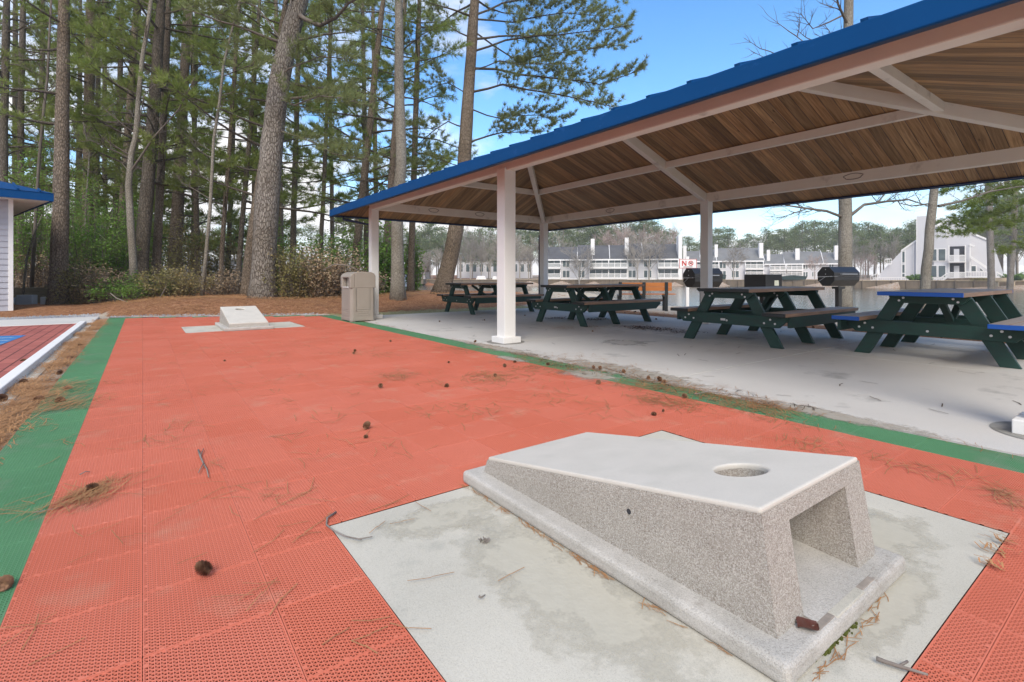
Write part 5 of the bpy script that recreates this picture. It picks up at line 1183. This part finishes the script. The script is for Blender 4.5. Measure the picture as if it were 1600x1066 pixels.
rail(175, 915, 250, 885, -2.4); rail(200, 930, 500, 925, -2.6, .9); rail(665, 935, 740, 935, -3.2, .7); rail(740, 935, 805, 888, -3.2, .7); rail(955, 880, 1150, 880, -1.6); rail(1205, 880, 1290, 925, -1.6, .9); rail(990, 750, 1140, 850, -1.6, .25)
rail(285, 765, 340, 762, -1.0, 1.0)
front([(960, 928), (1150, 928), (1150, 965), (760, 965), (800, 935)], -3.0, -.5, 'deck_skirt', 'bulk')
# umbrella and small dock things
p = WP(1371, 435, 100); rt = empty('patio_umbrella', tuple(p), 0, 'closed white patio umbrella on the deck left of the gabled house', 'umbrella'); b = MB(); b.tube([(0, 0, -.6), (0, 0, 2.6)], .05, 6); b.build('pole', MT['hwhite'], rt); b = MB(); b.tube([(0, 0, .9), (0, 0, 1.4), (0, 0, 2.5), (0, 0, 2.7)], [.3, .24, .1, .02], 8); b.build('canopy', MT['hwhite'], rt)
for lab, x, yb, d_ in (('small tan bench on the far bank below the gabled house', 1568, 445, 80),):
    p = WP(x, yb, d_); rt = empty('shore_bench', (p[0], p[1], p[2]), R(-HEAD-5), lab, 'bench'); b = MB(); b.box(-1.4, 1.4, -.05, .05, .65, 1.1); b.build('backrest', MT['tan'], rt); b = MB(); b.box(-1.3, 1.3, -.6, .0, .42, .5); b.build('seat', MT['tan'], rt)
    for s in (-1, 1): b = MB(); b.box(s*1.15-.09, s*1.15+.09, -.55, .04, -.3, .42); b.build('leg', MT['tan'], rt)
shrub('clipped dark green hedge left of the gabled house windows', 1436, 91, 32, 428, 'holly', 5000, .28, ntw=50, name='hedge')
shrub('low olive green shrub below the gabled house balcony', 1532, 88, 28, 435, 'olive', 3000, .25, ntw=40)
shrub('dark evergreen shrub at the far right of the gabled house', 1585, 90, 36, 425, 'holly', 4000, .28, ntw=40)
# ---- gazebo, small house and pale buildings at the left of the far shore
d = 116; gp = WP(656, 441, d); gz_ = empty('gazebo', (gp[0], gp[1], .1), R(-HEAD), 'brown roofed gazebo on a timber deck at the left of the far shore', 'gazebo')
px1 = d/F; b = MB(); b.box(-11*px1, 8*px1, -2, 2, -.9, .2); b.build('deck', MT['bulk'], gz_)
for x in (-9, -3, 2, 6):
    b = MB(); b.box(x*px1-.15, x*px1+.15, -1.6, -1.3, .2, 2.3); b.build('post', MT['bulk'], gz_)
b = MB(); b.add([(-13*px1, -2.4, 2.3), (8*px1, -2.4, 2.3), (8*px1, 2.4, 2.3), (-13*px1, 2.4, 2.3), (-4*px1, 0, 4.6), (1*px1, 0, 4.6)], [(0, 1, 5, 4), (1, 2, 5), (2, 3, 4, 5), (3, 0, 4), (0, 3, 2, 1)]); b.build('roof', MT['roofbrown'], gz_)
def simple_house(lab, x0, x1, yb, yt, yr, d_, roofm, wallm, nwin=4, name='house'):
    p = WP((x0+x1)/2, yb, d_); hw_ = (x1-x0)/2/F*d_; hh_ = (yb-yt)/F*d_; hr = (yb-yr)/F*d_; r = empty(name, tuple(p), R(-HEAD), lab, 'house')
    b = MB(); b.box(-hw_, hw_, 0, 7, -1.5, hh_); b.build('wall', MT[wallm], r)
    b = MB(); b.add([(-hw_-.4, -.4, hh_-.1), (hw_+.4, -.4, hh_-.1), (hw_+.4, 7.4, hh_-.1), (-hw_-.4, 7.4, hh_-.1), (-hw_-.4, 3.5, hr), (hw_+.4, 3.5, hr)], [(0, 1, 5, 4), (2, 3, 4, 5), (1, 2, 5), (3, 0, 4)]); b.build('roof', MT[roofm], r)
    for k in range(nwin):
        xx = -hw_+(k+.5)*2*hw_/nwin; b = MB(); b.box(xx-.6, xx+.6, -.06, -.001, hh_*.3, hh_*.78); w__ = b.build('window', MT['hwhite'], r); b = MB(); b.box(xx-.5, xx+.5, -.08, -.061, hh_*.33, hh_*.75); b.build('pane', MT['glass'], w__)
simple_house('small white gable house behind the gazebo', 640, 664, 438, 424, 408, 128, 'roofbrown', 'hwhite', 2)
simple_house('long grey building seen dimly through bare trees behind the shelter post', 715, 832, 434, 406, 396, 145, 'roofL', 'siding', 11, 'apartment_building')
simple_house('pale low building glimpsed through the woods left of the great grey pine', 285, 390, 440, 424, 404, 62, 'roofL', 'hwhite', 4)
simple_house('pale house glimpsed through the woods between thicket and corner post', 590, 620, 436, 424, 414, 70, 'roofL', 'hwhite', 2)
for x, yy, lab in ((752, 438, 'left'), (773, 438.5, 'right')):
    p = WP(x, yy, 119); b = MB(); b.prism([(-1.3 if lab == 'left' else -.6, 0), (1.3 if lab == 'left' else .6, 0), (.9 if lab == 'left' else .4, 1.0), (-.9 if lab == 'left' else -.4, 1.0)], -.8, .8, lambda u, v, q: (u, q, v)); o = b.build('upturned_boat', MT['hwhite'], bevel=.1); o.location = tuple(p); o.rotation_euler = (0, 0, R(-HEAD)); tag(o, 'wider upturned white boat on the far bank' if lab == 'left' else 'small upturned white boat right of the wider one on the far bank', 'boat')
# ---------------------------------------------------------------- litter
random.seed(21)
def cone_mesh(rad, hgt, turns=9, per=9):
    m = MB(); m.tube([(0, 0, 0), (0, 0, hgt*.3), (0, 0, hgt*.75), (0, 0, hgt)], [rad*.25, rad*.5, rad*.35, rad*.1], 8)
    for k in range(turns*per):
        t_ = k/(turns*per); a = k*2.39996; z = hgt*(.05+.9*t_); r_ = rad*math.sin(math.pi*(.12+.80*t_))**.7; ri = r_*.25
        c, s = math.cos(a), math.sin(a); w_ = rad*.24; up = (t_-.35)*rad*.9; 
        P0 = (c*ri-s*w_*.4, s*ri+c*w_*.4, z); P1 = (c*ri+s*w_*.4, s*ri-c*w_*.4, z); P2 = (c*r_*.85+s*w_, s*r_*.85-c*w_, z+up*.8); P3 = (c*r_*1.05, s*r_*1.05, z+up+.001); P4 = (c*r_*.85-s*w_, s*r_*.85+c*w_, z+up*.8)
        m.add([P0, P1, P2, P3, P4], [(0, 1, 2, 3, 4)])
        m.add([(p[0], p[1], p[2]-rad*.07) for p in (P0, P1, P2, P3, P4)], [(4, 3, 2, 1, 0)])
    return m
cm = cone_mesh(.030, .052); cone0 = cm.build('pine_cone', MT['cone'])
first = [True]
def cone(x, y, z, s, lab, grp='pine cones lying about'):
    if first[0]: o = cone0; first[0] = False
    else: o = cone0.copy(); sc.collection.objects.link(o)
    s *= .62; o.location = (x, y, z+.012*s); o.scale = (s, s, s); o.rotation_euler = (random.uniform(.9, 1.9), random.uniform(-.4, .4), random.uniform(0, 6.28)); o.location.z = z+.024*s
    tag(o, lab, 'pine cone', grp); return o
SP = [(327, 897, 'open brown pine cone alone on the red tiles at lower left', 1.15), (152, 762, 'pine cone resting on a bundle of dry needles on the red tiles', 1.05), (4, 921, 'pine cone on the green strip cut by the left edge of the picture', 1.2), (570, 668, 'dark pine cone on the middle of the red tiles, larger of a close pair', 1.15), (574, 680, 'small dark cone fragment just below the larger one of a close pair', .6), (593, 602, 'pine cone on the red tiles, left one of two level with each other', 1.0), (699, 600, 'pine cone on the red tiles, right one of two level with each other', 1.05), (934, 597, 'pine cone on the red tile edge beside the worn green border', 1.15)]
for x, y, lab, s in SP: p = GP(x, y+4); cone(p[0], p[1], 0, s, lab, None)
for o in [o for o in bpy.data.objects if o.name.startswith('pine_cone') and 'group' in o and o['group'] is None]: del o['group']
for x, y, s in ((773, 587, .9), (790, 572, 1), (555, 549, .9), (553, 552, .8), (611, 533, .8), (741, 534, .9), (806, 565, .8), (858, 569, .9), (928, 575, .9), (937, 576, 1), (976, 582, 1), (1014, 592, .9), (1033, 595, 1.1), (1040, 597, 1), (1067, 621, 1), (1025, 648, .8), (1036, 643, .5), (352, 563, .6), (700, 566, .6)):
    p = GP(x, y+1.5); cone(p[0], p[1], 0, s, 'small dark pine cone on the tiles along the court side next to the shelter', 'small pine cones on the far court tiles')
for x, y, s in ((100, 611, 1.0), (66, 627, 1.1), (95, 629, 1.2), (40, 564, .9), (31, 600, .9), (0, 625, 1.2), (108, 560, .9), (122, 540, .9), (90, 585, .8)):
    p = GP(x, y+3, -.03); cone(p[0], p[1], -.02, s*1.5, 'pine cone among the dry needles along the kerb at left', 'pine cones by the kerb')
for k in range(60):
    y = random.uniform(-1, 11); x = 9.75+abs(random.gauss(0, .55)) if random.random() < .75 else random.uniform(9.8, 13)
    cone(x, y, gh(x, y)+.0, random.uniform(.9, 1.3), 'pine cone in the litter on the sand along the back of the shelter floor', 'pine cones on the sand behind the shelter')
for x, y in ((4.9, 9.2), (5.8, 8.9), (7.3, 9.4), (8.1, 7.6), (6.1, 6.0), (8.9, 6.9), (9.2, 4.9)): cone(x, y, 0, random.uniform(.7, 1), 'pine cone lying on the shelter floor', 'pine cones on the shelter floor')
# needles
NV = []
def needles(cx_, cy_, n, sx, sy, z=0.0, ang=None, ln=.16, wd_=.0016, zs=.006, zf=None):
    a = rng.uniform(0, math.pi, n) if ang is None else rng.normal(ang, .45, n)
    x = cx_+rng.normal(0, sx, n); y = cy_+rng.normal(0, sy, n); l = ln*rng.uniform(.5, 1.1, n)/2; b_ = rng.normal(0, .10, n)
    z0 = np.full(n, z)+rng.uniform(.002, zs, n) if zf is None else zf(x, y)+rng.uniform(.004, zs, n)
    for k in range(2):
        s0, s1 = (-1, 0) if k == 0 else (0, 1)
        c0, c1 = np.cos(a+(b_ if k else -b_)), np.sin(a+(b_ if k else -b_)); 
        ax, ay = x+s0*l*c0, y+s0*l*c1; bx_, by_ = x+s1*l*c0, y+s1*l*c1; px_, py_ = -c1*wd_/2, c0*wd_/2; zz1 = z0+rng.uniform(0, zs*.6, n)
        NV.append(np.stack([np.stack([ax-px_, ay-py_, z0], -1), np.stack([ax+px_, ay+py_, z0], -1), np.stack([bx_+px_, by_+py_, zz1], -1), np.stack([bx_-px_, by_-py_, zz1], -1)], 1).reshape(-1, 3))
def nc(x, y, n, s, **k): p = GP(x, y); needles(p[0], p[1], n, s, s, **k)
a0 = R(50)
nc(140, 772, 60, .035, ang=a0, ln=.2, wd_=.0022, zs=.02); p = GP(118, 786); needles(p[0], p[1], 50, .05, .05, ang=a0, ln=.2, wd_=.0022, zs=.015); nc(175, 755, 25, .05, ang=a0, wd_=.0022)
for x, y, n, s in ((430, 768, 8, .06), (470, 775, 10, .07), (40, 985, 3, .015), (395, 925, 4, .03), (20, 800, 5, .03), (290, 665, 8, .06), (620, 588, 60, .12), (770, 590, 130, .16), (860, 575, 160, .22), (830, 560, 60, .15), (700, 545, 30, .12), (735, 548, 60, .15), (1020, 625, 60, .10), (1060, 632, 60, .10), (1100, 615, 90, .14), (1150, 628, 120, .14), (1190, 640, 70, .12), (1240, 660, 20, .12), (990, 600, 70, .14), (1040, 605, 120, .14), (555, 552, 20, .12), (600, 555, 25, .12), (690, 600, 10, .12), (680, 640, 14, .12), (520, 650, 10, .1), (380, 600, 14, .2), (250, 690, 8, .1), (1210, 640, 40, .1), (1290, 700, 16, .08), (1380, 720, 12, .05), (1430, 735, 20, .08), (1510, 745, 14, .08), (1560, 770, 24, .03), (1590, 790, 18, .04), (330, 730, 4, .03), (410, 560, 18, .2), (480, 540, 20, .25), (330, 545, 16, .25), (760, 640, 14, .15), (860, 620, 20, .15), (300, 790, 8, .15), (500, 700, 14, .2), (150, 850, 4, .08), (940, 640, 12, .15), (640, 700, 8, .1), (1250, 690, 12, .1), (900, 560, 40, .2), (955, 575, 60, .2)):
    nc(x, y, int(n*1.5) if y < 700 else n, s, ln=.15, wd_=.0032 if y < 700 else .0024, zs=.010)
for k in range(260):                               # stray single needles all over
    needles(rng.uniform(-.5, 3.6), rng.uniform(.9, 13), 1 if k % 3 else 5, .05, .05, ln=.15, wd_=.0030)
for k in range(130): needles(rng.normal(-.73, .05), 1.5+12.5*rng.random()**1.3, 80, .06, .14, z=-.03, ln=.15, wd_=.0036, zs=.035)
for k in range(10): p = GP(rng.uniform(60, 112), rng.uniform(600, 640)); needles(p[0], p[1], 50, .10, .10, z=-.01, ln=.16, wd_=.0032, zs=.035, ang=R(20))
for k in range(40): needles(rng.uniform(3.62, 3.74), rng.uniform(.5, 11), 14, .03, .12, ln=.13, wd_=.0024)
for k in range(150): needles(9.95+abs(rng.normal(0, .45)), rng.uniform(-2, 11.5), 45, .15, .25, ln=.16, wd_=.006, zs=.03, zf=lambda a_, b_: height(a_, b_))
for k in range(26): needles(1.158+rng.normal(0, .006), rng.uniform(.7, 1.95), 4, .004, .05, z=-.004, ang=R(90), ln=.05, wd_=.0022)
for k in range(6): needles(rng.uniform(1.2, 1.8), .525+rng.normal(0, .008), 6, .04, .004, z=-.004, ang=0, ln=.045, wd_=.0022)
for x, y in ((1556, 862), (1560, 845), (1548, 885)): p = GP(x, y); needles(p[0], p[1], 12, .012, .02, ln=.05, wd_=.004, zs=.02)
NW = len(NV)
for k in range(26): needles(rng.uniform(7, 9.4), rng.uniform(1.5, 9.5), 14, .18, .08, ln=.15, wd_=.003)
for x, y in ((870, 498), (930, 512), (1000, 512), (1040, 514), (880, 513)): p = GP(x, y); needles(p[0], p[1], 60, .14, .14, ln=.12, wd_=.004, zs=.02)
xs_ = rng.uniform(-1, 10, 1500); ys_ = rng.uniform(12.2, 19, 1500)
for x, y in zip(xs_, ys_):
    if y > 14.9-(x+.6)*.56 if -.6 < x < 3.7 else y > (12.6 if x > 0 else 16.3): needles(x, y, 14, .2, .2, ln=.2, wd_=.005, zs=.06, zf=lambda a_, b_: height(a_, b_))
tn0 = sum(len(v) for v in NV)//4
for k in range(130): needles(rng.uniform(3.9, 9.5), rng.uniform(.2, 11), 1, .02, .02, ln=.16, wd_=.007, zs=.006)
for x, y in ((870, 498), (1000, 512), (1040, 516), (1070, 520), (930, 500), (1010, 514)): p = GP(x, y); needles(p[0], p[1], 110, .16, .12, ln=.10, wd_=.008, zs=.02)
for k in range(30): p = GP(rng.uniform(1000, 1240), 0+rng.uniform(0, 1)+600); needles(rng.uniform(3.4, 3.9), rng.uniform(1.6, 5), 10, .04, .10, ln=.08, wd_=.004)
tn1 = sum(len(v) for v in NV)//4; mi_ = np.zeros(tn1, dtype=np.int32); mi_[tn0:] = 1
tag(raw('pine_needles', np.concatenate(NV), 4, [MT['needle'], mat('dark_litter', (.11, .07, .045), .9, .1, (30, 4, .3), (.06, .04, .03))], mi=mi_), 'dry brown pine needles scattered over court, kerb and woodland floor', 'needles', kind='stuff')
# gravel
n = 2600; gx_ = rng.uniform(-6, -.85, n); gy_ = rng.uniform(15.0, 16.3, n); gx2 = rng.uniform(-.6, 3.5, 900); gy2 = 14.62-(gx2+.61)*.54+rng.uniform(.1, .6, 900)
m = MB(); ax = np.concatenate([gx_, gx2]); ay = np.concatenate([gy_, gy2]); az_ = height(ax, ay)
for x, y, z in zip(ax, ay, az_):
    s = random.uniform(.012, .035); pts = [(x+random.uniform(.6, 1)*s*math.cos(2.1*i+x), y+random.uniform(.6, 1)*s*math.sin(2.1*i+x), z) for i in range(3)]+[(x, y, z+s*random.uniform(.5, .9))]; m.add(pts, [(0, 1, 3), (1, 2, 3), (2, 0, 3)])
tag(m.build('gravel', MT['gravel_m']), 'grey gravel beside the shed walk', 'gravel', kind='stuff')
# twigs, leaf, moss
def twig(lab, pts, r, z=.006, sub=None, par=None):
    m = MB(); Q = [GP(x, y)+np.array([0, 0, z+random.uniform(0, .006)]) for x, y in pts]; m.tube(Q, [r*(1-.5*i/(len(Q)-1)) for i in range(len(Q))], 6, jit=.15)
    for s_ in (sub or []): m.tube([GP(x, y)+np.array([0, 0, z+.004]) for x, y in s_], r*.5, 5)
    tag(m.build('twig', MT['stick'], smooth=True, loc=Q[0]), lab, 'twig')
twig('forked pale twig on the red tiles at left', [(310, 706), (313, 716), (318, 727), (323, 735), (326, 749)], .0045, sub=[[(313, 716), (318, 704)], [(318, 727), (310, 742)]])
twig('curled brown twig hooked over the left corner of the near concrete pad', [(525, 803), (511, 813), (510, 823), (522, 834), (540, 842), (560, 845), (582, 842)], .004, sub=[[(540, 842), (565, 848)]])
twig('dark lichened twig at the lower right over the pad edge', [(1370, 1036), (1385, 1040), (1405, 1047), (1425, 1052), (1450, 1062)], .006, sub=[[(1405, 1047), (1418, 1040)]])
twig('short dark twig on the near pad left of the cornhole board', [(748, 937), (752, 938), (758, 933)], .0035)
twig('small brown twig on the red tiles right of the needle bundle', [(125, 745), (133, 741), (141, 739)], .003)
twig('small bent twig on the green strip', [(52, 805), (75, 801), (92, 796)], .002)
twig('thin long needle twig beside the board base', [(1085, 620), (1110, 617), (1150, 622), (1200, 628)], .004, z=.02)
p = GP(758, 845); m = MB()
for k in range(26): a = random.uniform(0, 6.28); r_ = random.uniform(0, .016); m.tube([(r_*math.cos(a), r_*math.sin(a), .002), (r_*1.6*math.cos(a+.5), r_*1.3*math.sin(a+.5), .002+random.uniform(.002, .014))], .0022, 4)
o = m.build('cone_fragment', MT['stick']); o.location = (p[0], p[1], -.003); tag(o, 'crumbled grey cone fragment on the near pad', 'cone fragment')
# dry leaf on the near board's base
m = MB(); n = 10; vs = []
for i in range(n+1):
    t_ = i/n; w_ = .021*math.sin(math.pi*min(1, t_*.98+.01))+.001
    for j, s in enumerate((-1, 0, 1)): vs.append((-.03+.06*t_, s*w_*1.25, .003+.006*abs(s)**2+.003*math.sin(t_*6)))
m.add(vs, [(i*3+j, i*3+j+1, i*3+j+4, i*3+j+3) for i in range(n) for j in range(2)]); o = m.build('dry_leaf', MT['leafbrown'], smooth=True)
q = GP(1262, 980, .053); o.location = (q[0], q[1], .053); o.rotation_euler = (0, 0, R(-20)); tag(o, 'glossy dark red dead leaf lying on the near cornhole board base', 'leaf')
m = MB()
for k in range(160):
    t_ = random.random(); q = (1-t_)*np.array(GP(1228, 1052, 0))+t_*np.array(GP(1330, 965, 0)); x, y = q[0]+.0+random.gauss(0, .006), q[1]-.008+random.gauss(0, .006); s = random.uniform(.002, .006)*(1.5 if .35 < t_ < .6 else .8)
    m.box(x-s, x+s, y-s, y+s, -.004, s*random.uniform(.5, 1.6))
tag(m.build('moss', MT['moss']), 'green moss and crumbs along the foot of the near board', 'moss', kind='stuff')

# pale dirt washed over the green border and slab edge
random.seed(4)
def patch_mat(name, col, col2):
    m = mat(name, col, .95, .1, (20, 8, .3), col2, bump=(60, .4, .004)); t = m.node_tree; b = t.nodes['Principled BSDF']
    co = N(t, 'ShaderNodeTexCoord'); sp = N(t, 'ShaderNodeSeparateXYZ'); L(t, co.outputs['Generated'], sp.inputs[0])
    dx = M(t, 'MULTIPLY', M(t, 'SUBTRACT', sp.outputs[0], .5), 2.0); dy = M(t, 'MULTIPLY', M(t, 'SUBTRACT', sp.outputs[1], .5), 2.0)
    rad = M(t, 'SQRT', M(t, 'ADD', M(t, 'MULTIPLY', dx, dx), M(t, 'MULTIPLY', dy, dy)))
    n = N(t, 'ShaderNodeTexNoise'); n.inputs['Scale'].default_value = 7; n.inputs['Detail'].default_value = 10; n.inputs['Roughness'].default_value = .7; L(t, co.outputs['Object'], n.inputs['Vector'])
    f = M(t, 'MULTIPLY', M(t, 'SUBTRACT', M(t, 'ADD', M(t, 'MULTIPLY', n.outputs[0], 1.5), .0), rad), 2.6, clamp=True); L(t, M(t, 'MULTIPLY', f, .85), b.inputs['Alpha']); return m
dm = patch_mat('washed_dirt', (.40, .36, .30), (.48, .44, .37)); dm2 = patch_mat('damp_stain', (.50, .475, .43), (.56, .54, .50))
def dirt(x0, x1, y0, y1, m=None, z0=.0016):
    b = MB(); z = z0+.0004*random.random(); b.add([(x0, y0, z), (x1, y0, z), (x1, y1, z), (x0, y1, z)], [(0, 1, 2, 3)]); tag(b.build('dirt', m or dm), kind='structure')
dirt(3.45, 4.15, 2.0, 4.6); dirt(3.55, 3.9, .6, 2.4); dirt(3.1, 3.7, 2.9, 3.9); dirt(3.5, 3.9, 4.0, 6.6); dirt(3.2, 3.5, 4.2, 5.0)
dirt(5.0, 5.9, 4.3, 5.2, dm2)

# thin winter haze
if 1:
    b = MB(); b.box(-330, 520, -300, 520, -4, 45); hz = b.build('haze', MT['white']); hz.data.materials.clear()
    hm = bpy.data.materials.new('haze_air'); hm.use_nodes = True; t = hm.node_tree; t.nodes.clear(); o_ = N(t, 'ShaderNodeOutputMaterial'); pv = N(t, 'ShaderNodeVolumePrincipled'); pv.inputs['Density'].default_value = .0008; pv.inputs['Color'].default_value = (.92, .94, .97, 1)
    L(t, pv.outputs[0], o_.inputs['Volume']); hz.data.materials.append(hm); tag(hz, 'thin pale winter haze over the lake', 'haze', kind='stuff')

dm3 = patch_mat('pad_patch', (.51, .475, .385), (.56, .525, .43))
for a in ((.75, 1.30, .42, 1.90), (1.3, 2.2, .41, .62), (1.80, 2.50, .45, 1.0), (.60, 1.3, 1.55, 1.91)): dirt(*a, dm3, -.0032+.0003*random.random())  # soft-edged sheets in a second pad tone around the near board
